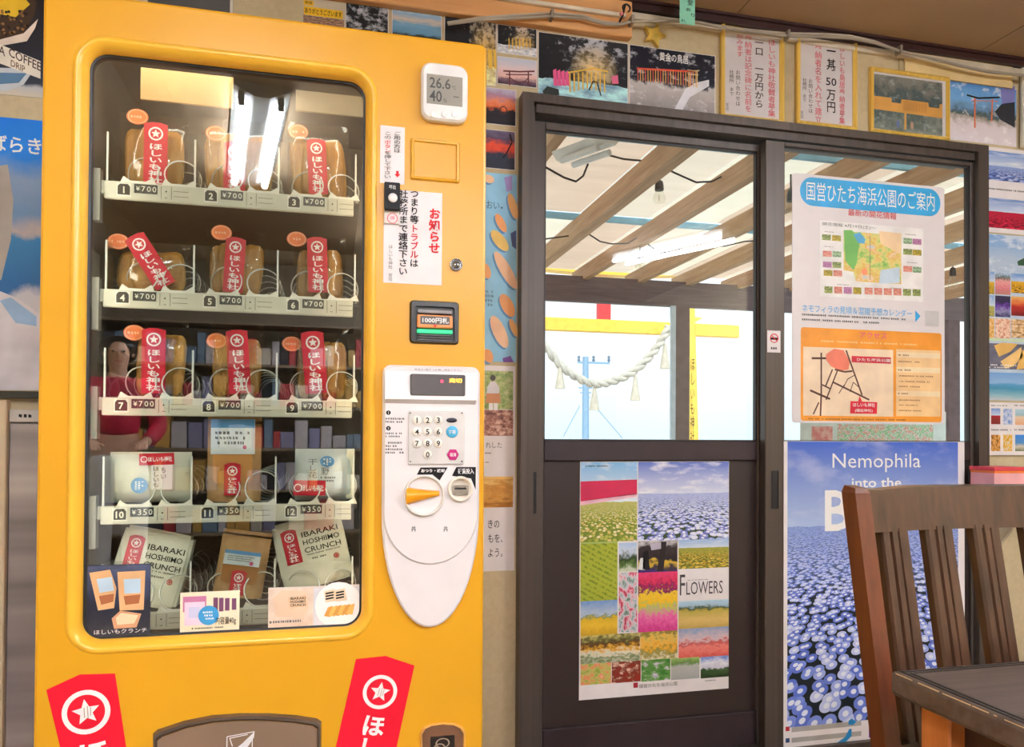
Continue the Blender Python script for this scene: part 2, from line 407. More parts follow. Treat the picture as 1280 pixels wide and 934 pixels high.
class Sheet:
    """a paper, poster or card lying flat against something at the plane Y; everything on it is given in pixels of the photograph"""
    def __init__(s, name, label, cat, Y, box, paper, t=0.0015, group=None, corner=0.0, tilt=0.0):
        s.Y = Y; x0, x1, z0, z1 = s.b = rect(Y, *box); s.y = Y-t
        s.c = ((x0+x1)/2, (z0+z1)/2); s.tilt = tilt
        mb = MB()
        if corner: mb.prism(rrect(x0, x1, z0, z1, corner, 4), Y-t, Y)
        else: mb.box(x0, x1, Y-t, Y, z0, z1)
        if tilt: mb.move(s.turn3)
        s.o = solo(name, mb, paper, label, cat, group)
        s.mb = MB(); s.mats = []; s.k = 0
    def turn(s, a, b):
        if not s.tilt: return (a, b)
        c, q = math.cos(s.tilt), math.sin(s.tilt); dx, dz = a-s.c[0], b-s.c[1]
        return (s.c[0]+dx*c-dz*q, s.c[1]+dx*q+dz*c)
    def turn3(s, p):
        a, b = s.turn(p[0], p[2]); return (a, p[1], b)
    def mi(s, m):
        if m not in s.mats: s.mats.append(m)
        return s.mats.index(m)
    def R(s, box): return rect(s.Y, *box)
    def photo(s, box, m, name='photo', lift=0.0004, label=None):
        x0, x1, z0, z1 = s.R(box); x0 = max(x0, s.b[0]); x1 = min(x1, s.b[1]); z0 = max(z0, s.b[2]); z1 = min(z1, s.b[3])
        s.k += 1; mb = MB().card(x0, x1, z0, z1, s.y-lift-0.00002*s.k)       # later pictures lie over earlier ones
        if s.tilt: mb.move(s.turn3)
        return part(name, mb, m, s.o, label=label)
    def block(s, box, m, lift=0.0007, r=0.0):
        x0, x1, z0, z1 = rect_c(s.Y, *box) if box[2]-box[0] > 4*(box[3]-box[1]) else s.R(box)
        p = rrect(x0, x1, z0, z1, r, 4) if r else [(x0, z0), (x1, z0), (x1, z1), (x0, z1)]
        return s.ink([s.turn(*q) for q in p], m, lift)
    def ink(s, q, m, lift):
        n = len(q); area = abs(sum(q[i][0]*q[(i+1) % n][1]-q[(i+1) % n][0]*q[i][1] for i in range(n)))/2
        if area*(F/s.Y)**2 > 45: part('printed_shape', MB().poly(q, s.y-lift), m, s.o)      # big enough to pick out
        else: s.mb.poly(q, s.y-lift, s.mi(m))
        return s
    def shape(s, pts, m, lift=0.0008):
        return s.ink([s.turn(on_y(x, y, s.Y).x, on_y(x, y, s.Y).z) for x, y in pts], m, lift)
    def line(s, pts, w, m, lift=0.0009):
        q = [s.turn(on_y(x, y, s.Y).x, on_y(x, y, s.Y).z) for x, y in pts]; k = s.mi(m)
        for (a, b), (c, d) in zip(q, q[1:]):
            L = math.hypot(c-a, d-b); nx, nz = -(d-b)/L*w/2, (c-a)/L*w/2
            s.mb.poly([(a+nx, b+nz), (c+nx, d+nz), (c-nx, d-nz), (a-nx, b-nz)], s.y-lift, k)
        return s
    def round(s, x, y, r, m, lift=0.0009):
        c = on_y(x, y, s.Y); r = r*c.y/F*1.03; c2 = s.turn(c.x, c.z)
        return s.ink([(c2[0]+r*math.cos(k*math.pi/10), c2[1]+r*math.sin(k*math.pi/10)) for k in range(20)], m, lift)
    def text(s, box, st, m, vert=False, bold=0.0, lift=0.0012, keep=False):
        if (box[3]-box[1])*(box[2]-box[0]) > 500 and not vert:                                # a headline is a part of its own
            part('headline', letter(MB(), st, s.R(box), s.y-lift, 0, vert, bold, keep, s.turn if s.tilt else None), m, s.o); return s
        letter(s.mb, st, rect_c(s.Y, *box) if box[1] > 544 and box[2]-box[0] > 3*(box[3]-box[1]) else s.R(box), s.y-lift, s.mi(m), vert, bold, keep, s.turn if s.tilt else None); return s
    def tiny(s, box, n, m, vert=False, lift=0.0011):
        scribble(s.mb, rect_c(s.Y, *box), n, s.y-lift, s.mi(m), vert, xf=s.turn); return s
    def done(s, name='lettering'):
        if s.mb.f: part(name, s.mb, s.mats, s.o)['kind'] = 'stuff'      # small print, too fine to pick apart
        return s.o
BLACK, WHITE, RED, GREY = ink((28, 26, 28)), ink((246, 244, 242)), ink((214, 40, 48)), ink((110, 108, 108))
PAPER = plain((238, 232, 232), 0.55, 0.3, 0, 0.02)
# ================================================================== the room
CZ = (on_y(900, 25, D).z + on_y(1280, 78, D).z)/2          # underside of the ceiling
DX0, DX1 = on_y(646, 544, D).x, on_y(1222, 544, D).x       # door opening
DZ1 = (on_y(655, 123, D).z + on_y(1220.6, 189, D).z)/2
XL, XR, YB = -1.75, 3.1, -3.4
def wall_paint():
    t = NT('beige_plywood_wall', 0.6, 0.25)
    v = t.tc(); f = t.noise(t.mapping(v, (3, 3, 1.0)), 2.0, 4, 0.55); g = t.noise(v, 60, 2)
    t.col(t.mix(0.2, t.ramp(f, [(0.3, (196, 178, 142)), (0.7, (210, 194, 158))]), t.ramp(g, [(0.4, (186, 168, 132)), (0.6, (214, 198, 164))])))
    return t.m
WALLM = wall_paint()
mb = MB()
mb.box(XL, DX0, D, D+0.12, -0.0, CZ+0.1); mb.box(DX1, XR, D, D+0.012, 0, CZ+0.1); mb.box(DX1+0.16, XR, D+0.012, D+0.12, 0, CZ+0.1); mb.box(DX0, DX1+0.16, D+0.012, D+0.12, DZ1+0.1, CZ+0.1); mb.box(DX0, DX1, D, D+0.012, DZ1, CZ+0.1)
wall_back = struct('wall_back', mb, WALLM)
struct('wall_left', MB().box(XL-0.1, XL, YB, D+0.12, 0, CZ+0.1), WALLM)
struct('wall_right', MB().box(XR, XR+0.1, YB, D+0.12, 0, CZ+0.1), WALLM)
struct('wall_front', MB().box(XL-0.1, XR+0.1, YB-0.1, YB, 0, CZ+0.1), plain((150, 134, 112), 0.6))
def floor_mat():
    t = NT('worn_floor_boards', 0.5, 0.4)
    v = t.tc(); f = t.noise(t.mapping(v, (2, 20, 2)), 2.0, 4)
    t.col(t.ramp(f, [(0.3, (112, 92, 72)), (0.7, (146, 122, 96))])); return t.m
struct('floor', MB().box(XL, XR, YB, D+0.12, -0.06, 0), floor_mat())
def ceil_mat():
    t = NT('tan_ceiling_board', 0.55, 0.3)
    v = t.tc(); f = t.noise(v, 1.3, 3)
    t.col(t.ramp(f, [(0.3, (168, 140, 106)), (0.7, (186, 158, 124))])); return t.m
ceil = struct('ceiling', MB().box(XL, XR, YB, D+0.12, CZ+0.012, CZ+0.08), ceil_mat())
k = 0
for xa, xb in ((XL, -0.65), (-0.646, 0.31), (0.314, 1.27), (1.274, 2.23), (2.234, XR)):
    for ya, yb in ((YB, -1.6), (-1.596, 0.2), (0.204, D-0.02)):
        part('ceiling_board', MB().box(xa, xb, ya, yb, CZ, CZ+0.012), ceil_mat() if k == 0 else bpy.data.materials['tan_ceiling_board'], ceil); k += 1
DARKWOOD = plain((58, 34, 34), 0.35, 0.5)
struct('trim_1', MB().box(XL, XR, D-0.028, D, CZ-0.026, CZ).box(XL, XR, D-0.04, D, CZ-0.008, CZ), DARKWOOD, 'dark brown moulding where the wall meets the ceiling')
struct('trim_2', MB().rbox(XL, XR, D-0.016, D, CZ-0.05, CZ-0.029, 0.003), plain((214, 202, 180), 0.45), 'pale cable duct just under the dark moulding')
for n, px in ((3, 985), (4, 1128)):
    x = on_y(px, 100, D).x
    struct('trim_%d' % n, MB().box(x-0.016, x+0.016, D-0.006, D, DZ1+0.002, CZ-0.05), plain((182, 164, 128), 0.6), None)
# ------------------------------------------------------------------ sliding door
def bronze():
    t = NT('bronze_anodised_aluminium', 0.38, 0.5, 0.35)
    v = t.tc(); f = t.noise(t.mapping(v, (60, 60, 0.8)), 1.0, 3)
    t.col(t.ramp(f, [(0.3, (74, 65, 60)), (0.7, (90, 80, 73))])); return t.m
BRZ = bronze()
BRD = plain((54, 42, 46), 0.42, 0.45, 0.2)
PANE = clear('window_glass', (246, 250, 250), 1.45)
fw = on_y(666, 300, D).x - DX0
jr = DX1 - on_y(1209, 400, D).x
hd = 0.052
frm = struct('door_frame', MB().box(DX0, DX0+fw*0.75, D-0.05, D+0.09, 0, DZ1).box(DX0+fw*0.75, DX0+fw, D-0.02, D+0.09, 0, DZ1-0.02), BRZ, 'bronze metal frame round the sliding doors')
part('jamb', MB().box(DX1-jr, DX1, D-0.05, D-0.004, 0, DZ1).box(DX1, DX1+0.15, D+0.013, D+0.03, 0, DZ1+.09).box(DX1+.13, DX1+.155, D+.03, D+.10, 0, DZ1+.09), BRZ, frm)
part('head', MB().box(DX0+fw*0.75, DX1-jr, D-0.05, D+0.06, DZ1-0.026, DZ1).box(DX0+fw, DX1-jr, D-0.035, D+0.06, DZ1-hd, DZ1-0.026), BRZ, frm)
part('threshold', MB().box(DX0+fw, DX1-jr, D-0.05, D+0.09, 0, 0.03), BRZ, frm)
def sash(name, label, px, Yc, base, lower, stile_l, stile_r, top, rail):
    """one sliding panel: stiles, rails, pane and lower panel"""
    x0, x1 = px; o = thing(name, label, None, ((x0+x1)/2, Yc, 0.03)); o['kind'] = 'structure'
    ya, yb = Yc-0.016, Yc+0.016; zt = DZ1-hd-0.004; z0, z1 = rail
    part('stile', MB().rbox(x0, x0+stile_l, ya, yb, 0.03, zt, 0.002, 1), BRZ, o)
    part('stile', MB().rbox(x1-stile_r, x1, ya, yb, 0.03, zt, 0.002, 1), BRZ, o)
    part('top_rail', MB().rbox(x0+stile_l, x1-stile_r, ya, yb, zt-top, zt, 0.002, 1), BRZ, o)
    part('middle_rail', MB().rbox(x0+stile_l, x1-stile_r, ya, yb, z0, z1, 0.003, 1), BRD, o)
    part('bottom_rail', MB().rbox(x0+stile_l, x1-stile_r, ya, yb, 0.03, 0.14, 0.003, 1), BRD, o)
    part('lower_panel', MB().box(x0+stile_l, x1-stile_r, Yc-0.004, Yc+0.006, 0.14, z0), lower, o)
    part('pane', MB().box(x0+stile_l, x1-stile_r, Yc-0.002, Yc+0.002, z1, zt-top), PANE, o)
    part('glazing_bead', MB().box(x0+stile_l, x0+stile_l+0.004, ya+0.006, Yc, z1, zt-top).box(x1-stile_r-0.004, x1-stile_r, ya+0.006, Yc, z1, zt-top)
         .box(x0+stile_l, x1-stile_r, ya+0.006, Yc, zt-top-0.004, zt-top).box(x0+stile_l, x1-stile_r, ya+0.006, Yc, z1, z1+0.004), plain((40, 36, 36), 0.5), o)
    return o
YL, YR = D+0.03, D-0.012
LPAN = plain((50, 39, 37), 0.4, 0.45, 0.0, 0.08, 2.0)
ax0, ax1 = DX0+fw, on_y(962, 400, YL).x
rz1, rz0 = on_y(800, 551, YL).z, on_y(800, 576, YL).z
doorl = sash('door_1', 'bronze sliding door with clear upper pane and brown lower panel', (ax0, ax1), YL, BRZ, LPAN, on_y(679, 400, YL).x-ax0, ax1-on_y(944, 400, YL).x, (DZ1-hd)-on_y(810, 178, YL).z-0.004, (rz0, rz1))
bx0, bx1 = on_y(957, 400, YR-0.016).x, DX1-jr
doorr = sash('door_2', 'bronze sliding door panel carrying the taped up park notice', (bx0, bx1), YR, BRZ, LPAN, on_y(977, 400, YR).x-bx0, 0.012, (DZ1-hd)-on_y(1090, 197, YR).z-0.004, (rz0, rz1))
a = on_y(677, 905, YL)
zl = (on_y(677, 918, YL).z+on_y(943, 893, YL).z)/2
part('ledge_strip', MB().box(ax0+0.02, ax1-0.03, YL-0.008, YL-0.004, zl-0.004, zl+0.002), plain((120, 100, 92), 0.35, 0.5, 0.3), doorl)
part('lower_panel', MB().box(ax0+0.02, ax1-0.03, YL-0.006, YL-0.004, 0.14, zl-0.004), plain((42, 32, 31), 0.4), doorl)
def finger_pull(px0, py0, px1, py1, Y, o, nm='handle'):
    x0, x1, z0, z1 = rect(Y, px0, py0, px1, py1)
    out = rrect(x0, x1, z0, z1, 0.003, 3); inn = rrect(x0+0.002, x1-0.002, z0+0.003, z1-0.003, 0.002, 3)
    m = MB(); m.loft([[(a, Y-0.002, b) for a, b in out], [(a, Y-0.003, b) for a, b in inn]], 0); m.loft([[(a, Y-0.003, b) for a, b in inn], [(a, Y-0.0005, b) for a, b in inn]], 0)
    m.poly(inn, Y-0.0005, 1)
    part(nm, m, [plain((36, 30, 34), 0.4), plain((14, 12, 14), 0.5)], o)
finger_pull(661, 590, 670, 642, YL-0.016, doorl)
finger_pull(964, 588, 973, 636, YR-0.016, doorr, 'lock')
finger_pull(1210, 587, 1217, 607, D-0.05, frm, 'handle')
# no smoking mark on the meeting stile
s = Sheet('no_smoking_sticker', 'small white no smoking sticker on the middle door stile', 'sticker', YR-0.0165, (959, 413, 975.5, 441), PAPER, 0.0006)
c = on_y(967.5, 423, s.Y); s.mb.annulus(c.x, c.z, 0.0125, 0.0155, s.y-0.0008, s.mi(RED), 24)
s.line([(963.5, 419), (971.5, 427)], 0.003, RED); s.block((963, 422, 972, 425), BLACK); s.tiny((960.5, 433, 974.5, 438), 1, BLACK); s.done()

# ================================================================== outdoors, beyond the door
GZ = -0.12
struct('ground', MB().box(-9, 14, D+0.12, 16, GZ-0.3, GZ), plain((196, 190, 180), 0.9, 0.1, 0, 0.1, 3.0))
def sea_mat():
    t = NT('pale_sea', 0.25, 0.5); v = t.tc(); f = t.noise(t.mapping(v, (0.002, 0.02, 1)), 1.0, 3)
    t.col(t.ramp(f, [(0.3, (150, 190, 214)), (0.7, (178, 210, 228))])); return t.m
struct('sea', MB().box(-4000, 4000, 60, 8000, -33, -32), sea_mat())
# canopy: flat roof on rafters that run away from the wall
YF = 5.2
ZR = 2.19                       # underside of the rafters
RW = wood('canopy_timber', (166, 130, 100), (206, 172, 140), 1, 0.8, 0.6, 0.2)
GR = wood('weathered_fascia', (92, 80, 88), (128, 112, 116), 0, 0.8, 0.7, 0.2)
def sheet_mat(i):
    t = NT('translucent_roof_sheet', 0.6, 0.2); t.n.remove(t.p)
    c = ((240, 226, 214), (250, 246, 236), (246, 238, 228))[i]
    f = t.noise(t.mapping(t.tc(), (1, 6, 1)), 2.0, 3)
    cc = t.ramp(f, [(0.3, tuple(v*0.96 for v in c)), (0.7, c)])
    a = t.n.new('ShaderNodeBsdfDiffuse'); b = t.n.new('ShaderNodeBsdfTranslucent'); m = t.n.new('ShaderNodeMixShader')
    t.l.new(cc, a.inputs[0]); t.l.new(cc, b.inputs[0]); m.inputs[0].default_value = 0.7
    t.l.new(a.outputs[0], m.inputs[1]); t.l.new(b.outputs[0], m.inputs[2]); t.l.new(m.outputs[0], t.out.inputs[0])
    return t.m
SHEETS = [sheet_mat(i) for i in range(3)]
can = thing('canopy', 'timber canopy with pale translucent roof over the terrace outside the door', 'canopy', (2.2, YF, GZ))
RX = [-0.15, 0.33, 0.84, 1.38, 1.80, 2.23, 2.62, 3.05, 3.5, 3.98, 4.45, 4.93, 5.4]
for i, x in enumerate(RX):
    w = 0.034 if i == 3 else 0.024
    part('rafter', MB().box(x-w, x+w, D+0.13, YF+0.25, ZR, ZR+0.10), RW, can)
for y in (2.95, 4.1):
    part('purlin', MB().box(RX[0]-0.2, RX[-1]+0.2, y-0.012, y+0.012, ZR+0.10, ZR+0.135), plain((150, 210, 244), 0.5), can)
part('fascia', MB().box(RX[0]-0.3, RX[-1]+0.3, YF, YF+0.06, on_y(810, 381, YF).z, on_y(810, 350, YF).z), GR, can)
for ya, yb in ((D+0.13, 2.93), (2.97, 4.08), (4.12, YF+0.3)):
    for i in range(len(RX)-1):
        part('roof_sheet', MB().box(RX[i]+0.004, RX[i+1]-0.004, ya, yb, ZR+0.137, ZR+0.141), SHEETS[(i*2+int(ya*3)) % 3], can)
PST = plain((104, 86, 92), 0.7, 0.2, 0, 0.1)
for px0, px1 in ((845, 862), (1186, 1200), (560, 580)):
    xa, xb = on_y(px0, 460, YF).x, on_y(px1, 460, YF).x
    part('post', MB().box(xa, xb, YF, YF+0.07, GZ, on_y(810, 381, YF).z), PST, can)
part('screen_edge', MB().box(on_y(838, 460, YF).x, on_y(844, 460, YF).x, YF-0.01, YF+0.01, GZ, on_y(810, 381, YF).z), plain((190, 205, 220), 0.5), can)
# fluorescent battens under the canopy
def batten(p, q, label):
    p, q = Vector(p), Vector(q); d = (q-p).normalized(); n = d.cross(Vector((0, 0, 1))).normalized()
    o = thing('outdoor_light', label, 'light', p)
    m = MB(); r = []
    for e in (p, q): r.append([e+n*0.05+Vector((0, 0, .03)), e-n*0.05+Vector((0, 0, .03)), e-n*0.02, e+n*0.02])
    m.loft(r); m.add(r[0], [(0, 1, 2, 3)]); m.add(r[1], [(3, 2, 1, 0)])
    part('housing', m, plain((240, 240, 240), 0.4), o)
    for k in (-1, 1): part('tube', MB().tube([p+n*0.035*k+d*0.04-Vector((0, 0, .012)), q+n*0.035*k-d*0.04-Vector((0, 0, .012))], 0.013, 10), plain((250, 250, 255), 0.2), o)
batten(on_z(700, 203, ZR-0.04), on_z(765, 180, ZR-0.04), 'white tube light fitting at the top of the left pane')
# bulbs on a string
WIRE = plain((34, 34, 38), 0.5)
def festoon(pts, Y, label):
    q = [on_y(x, y, Y) for x, y in pts]; out = []
    for a, b in zip(q, q[1:]):
        for k in range(5): out.append(a.lerp(b, k/5))
    out.append(q[-1])
    solo('light_cable', MB().tube(out, 0.0045, 6), WIRE, label, 'cable', 'cables under the canopy')
festoon([(640, 180), (680, 208), (705, 222), (720, 227), (729, 220), (735, 205)], 3.0, 'black cable looping down at the upper left of the door pane')
festoon([(757, 193), (780, 199), (803, 201), (824, 206), (843, 216), (870, 228), (890, 227), (905, 219), (927, 200), (935, 214), (955, 226)], 3.2, 'black cable running between rafters past the upper bulb')
festoon([(640, 302), (680, 299), (710, 295), (735, 292), (750, 302), (765, 305), (785, 304), (800, 295)], 4.2, 'black cable running to the lower bulb')
festoon([(800, 297), (813, 308), (825, 316), (845, 314), (872, 297), (885, 305), (905, 308), (930, 302), (960, 300)], 4.25, 'black cable right of the lower bulb')
def bulb(px, py0, py1, py2, py3, Y, label):
    a, b, c, d = (on_y(px, y, Y) for y in (py0, py1, py2, py3))
    o = thing('hanging_bulb', label, 'bulb', d, group='bulbs under the canopy')
    part('cord', MB().tube([a, b], 0.004, 6), WIRE, o)
    part('socket', MB().lathe([(0.004, b.z-d.z), (0.016, b.z-d.z-0.008), (0.02, (b.z+c.z)/2-d.z), (0.021, c.z-d.z)], d, 'z', 12), plain((48, 46, 48), 0.4), o)
    h = c.z-d.z
    part('glass', MB().lathe([(0.017, h), (0.026, h*0.62), (0.03, h*0.38), (0.022, h*0.12), (0.004, 0)], d, 'z', 14), clear('bulb_glass', (250, 250, 246), 1.5), o)
    part('filament', MB().tube([d+Vector((0.004*math.cos(k*2.2), 0.004*math.sin(k*2.2), h*0.25+k*h*0.05)) for k in range(9)], 0.0012, 4), plain((214, 160, 90), 0.4), o)
bulb(824, 208, 225, 238, 255, 3.2, 'bare bulb hanging high in the middle of the left pane')
bulb(800, 297, 314, 324, 338, 4.2, 'bare bulb hanging lower, near the fascia board')
bulb(988.5, 218, 236, 252, 271, 3.2, 'bare bulb seen at the left edge of the park notice')
bulb(1191, 318, 334, 345, 362, 4.2, 'bare bulb seen at the right edge of the park notice')
# torii with its rope
YT = 10.4
GOLD = plain((240, 196, 80), 0.45, 0.3)
tor = thing('torii_gate', 'yellow torii gate with black writing on its pillar, out on the terrace', 'torii', (on_y(754, 544, YT).x, YT, GZ))
b0, b1 = on_y(754, 400, YT).z, on_y(754, 416, YT).z
xr = on_y(922, 410, YT).x; xc = on_y(754, 410, YT).x; xl = xc-(xr-xc)
xp = on_y(858, 460, YT).x
part('tie_beam', MB().rbox(xl, xr, YT-0.06, YT+0.06, b1, b0, 0.01, 1), GOLD, tor)
for sgn in (-1, 1):
    xq = xc+sgn*(xp-xc); tp = on_y(858, 330, YT).z
    part('pillar', MB().tube([(xq+sgn*0.10, YT, GZ), (xq, YT, tp)], [0.125, 0.105], 18), GOLD, tor)
    part('wedge', MB().prism([(xq+sgn*0.1, b0), (xq+sgn*0.1+sgn*0.16, b0+0.10), (xq+sgn*0.1, b0+0.10)], YT-0.03, YT+0.03), GOLD, tor)
tz = on_y(754, 345, YT).z
part('lintel', MB().loft([[(xl-0.25+(xr-xl+0.5)*k/12, YT+dy, tz+0.22*(k/6-1)**2+dz) for dy, dz in ((-0.1, 0), (0.1, 0), (0.12, 0.2), (-0.12, 0.2))] for k in range(13)]), GOLD, tor)
x0, x1, z0, z1 = rect(YT, 747, 376, 762, 400)
part('plaque', MB().box(x0, x1, YT-0.05, YT+0.05, z0, z1+0.3), plain((222, 60, 62), 0.5), tor)
m = MB(); x0, x1, z0, z1 = rect(YT-0.13, 862, 446, 871, 556)
letter(m, '\u307b\u3057\u3044\u3082\u795e\u793e', (x0, x0+0.075, z0, z1), YT-0.15, 0, True, 0.0)
part('lettering', m, BLACK, tor)
ROPEM = plain((186, 182, 174), 0.8, 0.1, 0, 0.06)
pts = [(640, 405), (660, 415), (680, 432), (700, 456), (720, 471), (742, 480), (765, 477), (790, 466), (812, 446), (828, 424), (838, 405)]
c3 = []
for i in range(len(pts)-1):
    for k in range(6):
        t_ = k/6; p0 = pts[max(0, i-1)]; p1 = pts[i]; p2 = pts[i+1]; p3 = pts[min(len(pts)-1, i+2)]
        q = [0.5*(2*p1[j]+(p2[j]-p0[j])*t_+(2*p0[j]-5*p1[j]+4*p2[j]-p3[j])*t_*t_+(3*p1[j]-p0[j]-3*p2[j]+p3[j])*t_**3) for j in (0, 1)]
        c3.append(on_y(q[0], q[1], YT-0.2))
rope = thing('shimenawa_rope', 'thick twisted white rope with tassels slung across the torii', 'rope', c3[len(c3)//2])
for st in range(2):
    q = []
    for i, p in enumerate(c3):
        a = i*1.15+st*math.pi; d = (c3[min(i+1, len(c3)-1)]-c3[max(i-1, 0)]).normalized(); n = Vector((0, 1, 0)); b = d.cross(n)
        q.append(p+(n*math.cos(a)+b*math.sin(a))*0.03)
    fin = []
    for a, b in zip(q, q[1:]): fin += [a, a.lerp(b, .5)]
    part('strand', MB().tube(fin, 0.038, 8), ROPEM, rope)
for px, y0, y1 in ((700, 456, 486), (743, 484, 513), (794, 470, 501), (831, 430, 461)):
    a = on_y(px, y0, YT-0.2); b = on_y(px, y1, YT-0.2)
    m = MB().lathe([(0.02, a.z-b.z), (0.03, (a.z-b.z)*.85), (0.035, (a.z-b.z)*.7), (0.075, 0.0)], b, 'z', 16)
    part('tassel', m, plain((190, 182, 168), 0.85), rope)
# power pole far off, by the sea
YP = 42.0
pole = thing('utility_pole', 'pale utility pole with crossarm and stay wires near the sea', 'pole', (on_y(732, 545, YP).x, YP, -3))
PM = plain((132, 160, 184), 0.7)  # pale blue of the distance haze is put into this colour
part('shaft', MB().tube([(on_y(732, 600, YP).x, YP, -3), on_y(732, 446, YP)], [0.24, 0.17], 10), PM, pole)
a, b = on_y(722.5, 453, YP), on_y(762, 453, YP)
part('crossarm', MB().box(a.x, b.x, YP-0.06, YP+0.06, a.z-0.06, a.z+0.06), PM, pole)
for px in (723.5, 742, 761):
    c = on_y(px, 453, YP); part('insulator', MB().lathe([(0.05, 0), (0.11, 0.15), (0.05, 0.2), (0.1, 0.3), (0.03, 0.4)], c, 'z', 8), plain((90, 110, 130), 0.5), pole)
for k, py in enumerate((485, 491, 497, 503)):
    c = on_y(732, py, YP); part('step_bar', MB().box(c.x-0.42+0.1*k, c.x+0.42-0.08*k, YP-0.03, YP+0.03, c.z-0.04, c.z+0.04), PM, pole)
for (xa, ya), (xb, yb) in (((725, 507), (704, 546)), ((743, 507), (778, 548))):
    part('stay_wire', MB().tube([on_y(xa, ya, YP), on_y(xb, yb, YP)], 0.03, 5), PM, pole)
# printed banner outside, showing under the park notice
s = Sheet('terrace_banner', 'white banner with a colourful print outside, under the park notice', 'banner', 3.4, (1000, 512, 1182, 760), plain((232, 240, 236), 0.7), 0.004)
s.photo((1046, 530, 1166, 560), blotch([(0.36, (240, 246, 240)), (0.45, (120, 190, 90)), (0.52, (250, 250, 245)), (0.58, (230, 90, 100)), (0.66, (246, 240, 180))], (26, 8)))
s.photo((1014, 533, 1040, 560), blotch([(0.4, (250, 190, 180)), (0.6, (240, 130, 130))], (4, 4))); s.done()
# ================================================================== vending machine
def mac(px, py): p = on_y(px, py, MF); return p.x, p.z
mx0, mx1 = on_y(46, 544, MF).x, on_y(606, 544, MF).x
mz1 = on_y(607.5, 55.6, MF).z
mz0, MBK = 0.05, D-0.015
YEL = plain((222, 162, 28), 0.32, 0.5, 0.0, 0.02, 3.0)
vm = thing('vending_machine', 'tall yellow vending machine with glass front and white keypad panel', 'vending machine', ((mx0+mx1)/2, MF, 0))
wx0, wx1 = (on_y(108, 130, MF).x+on_y(98, 740, MF).x)/2, (on_y(457, 140, MF).x+on_y(453, 740, MF).x)/2
wz1 = (on_y(119.6, 61.8, MF).z+on_y(436, 93, MF).z)/2; wz0 = (on_y(116.7, 803, MF).z+on_y(437, 786.5, MF).z)/2
bo = on_y(108, 400, MF).x-on_y(91, 400, MF).x
GD = 0.026                                             # depth of the glass behind the door skin
r_o, r_i = 0.055, 0.033
inner = rrect(wx0, wx1, wz0, wz1, r_i, 8); outer = rrect(wx0-bo, wx1+bo, wz0-bo, wz1+bo, r_o, 8)
edge = rrect(mx0+0.006, mx1-0.006, mz0+0.006, mz1-0.006, 0.012, 8); edge2 = rrect(mx0, mx1, mz0, mz1, 0.014, 8)
m = MB()
m.loft([[(x, MF, z) for x, z in edge], [(x, MF, z) for x, z in outer]])
m.loft([[(x, MF+0.10, z) for x, z in edge2], [(x, MF+0.006, z) for x, z in edge2], [(x, MF+0.0015, z) for x, z in rrect(mx0+.002, mx1-.002, mz0+.002, mz1-.002, 0.013, 8)], [(x, MF, z) for x, z in edge]])
part('door_skin', m, YEL, vm)
def mixr(a, b, t): return [((1-t)*p[0]+t*q[0], (1-t)*p[1]+t*q[1]) for p, q in zip(a, b)]
rings = []
for t_, dy in ((0, 0), (0.12, -0.003), (0.3, -0.0045), (0.5, -0.003), (0.75, 0.003), (1.0, 0.012)):
    rings.append([(x, MF+dy, z) for x, z in mixr(outer, inner, t_)])
rings.append([(x, MF+GD, z) for x, z in inner])
part('window_surround', MB().loft(rings, 0, True), plain((240, 184, 54), 0.28, 0.5, 0, 0.02), vm)
gas = rrect(wx0+0.004, wx1-0.004, wz0+0.004, wz1-0.004, r_i-0.004, 8)
part('gasket', MB().loft([[(x, MF+GD-0.004, z) for x, z in inner], [(x, MF+GD-0.003, z) for x, z in gas], [(x, MF+GD+0.01, z) for x, z in gas]]), plain((22, 20, 22), 0.5), vm)
part('glass', MB().prism(rrect(wx0, wx1, wz0, wz1, r_i, 8), MF+GD, MF+GD+0.004), clear('showcase_glass', (236, 240, 236), 1.55, 0.0, 2.0), vm)
# hollow body
IX0, IX1, IZ0, IZ1 = wx0-0.022, wx1+0.05, wz0-0.06, wz1+0.085
IB = MF+0.60
m = MB()
m.box(mx0, IX0-0.02, MF+0.10, MBK, mz0, mz1); m.box(IX1+0.02, mx1, MF+0.10, MBK, mz0, mz1)
m.box(IX0-0.02, IX1+0.02, MF+0.10, MBK, mz0, IZ0-0.02); m.box(IX0-0.02, IX1+0.02, MF+0.10, MBK, IZ1+0.02, mz1); m.box(IX0-0.02, IX1+0.02, IB+0.02, MBK, IZ0-0.02, IZ1+0.02)
part('cabinet', m, YEL, vm)
LIN = plain((104, 100, 98), 0.5, 0.4)
m = MB()
m.box(IX0-0.02, IX0, MF+GD+0.006, IB+0.02, IZ0-0.02, IZ1+0.02); m.box(IX1, IX1+0.02, MF+GD+0.006, IB+0.02, IZ0-0.02, IZ1+0.02)
m.box(IX0, IX1, MF+GD+0.006, IB, IZ0-0.02, IZ0); m.box(IX0, IX1, MF+GD+0.006, IB, IZ1, IZ1+0.02); m.box(IX0, IX1, IB, IB+0.02, IZ0, IZ1)
part('inner_lining', m, LIN, vm)
YI = MF+0.115                                          # plane of the price rails
x0, x1, z0, z1 = rect(YI, 108, 120, 115, 700)
part('lining_edge', MB().box(IX0, IX0+0.012, YI-0.06, YI-0.05, IZ0, IZ1), plain((176, 188, 184), 0.4), vm)
part('lamp', MB().tube([(IX0+0.02, YI-0.055, IZ1-0.012), (IX1-0.02, YI-0.055, IZ1-0.012)], 0.011, 10), glow('showcase_lamp', (255, 246, 232), 10.0), vm)
for xs in (IX0+0.006, IX1-0.02):
    part('lamp', MB().box(xs, xs+0.01, MF+GD+0.012, MF+GD+0.02, IZ0+0.05, IZ1-0.03), glow('showcase_lamp', (255, 246, 232), 10.0), vm)
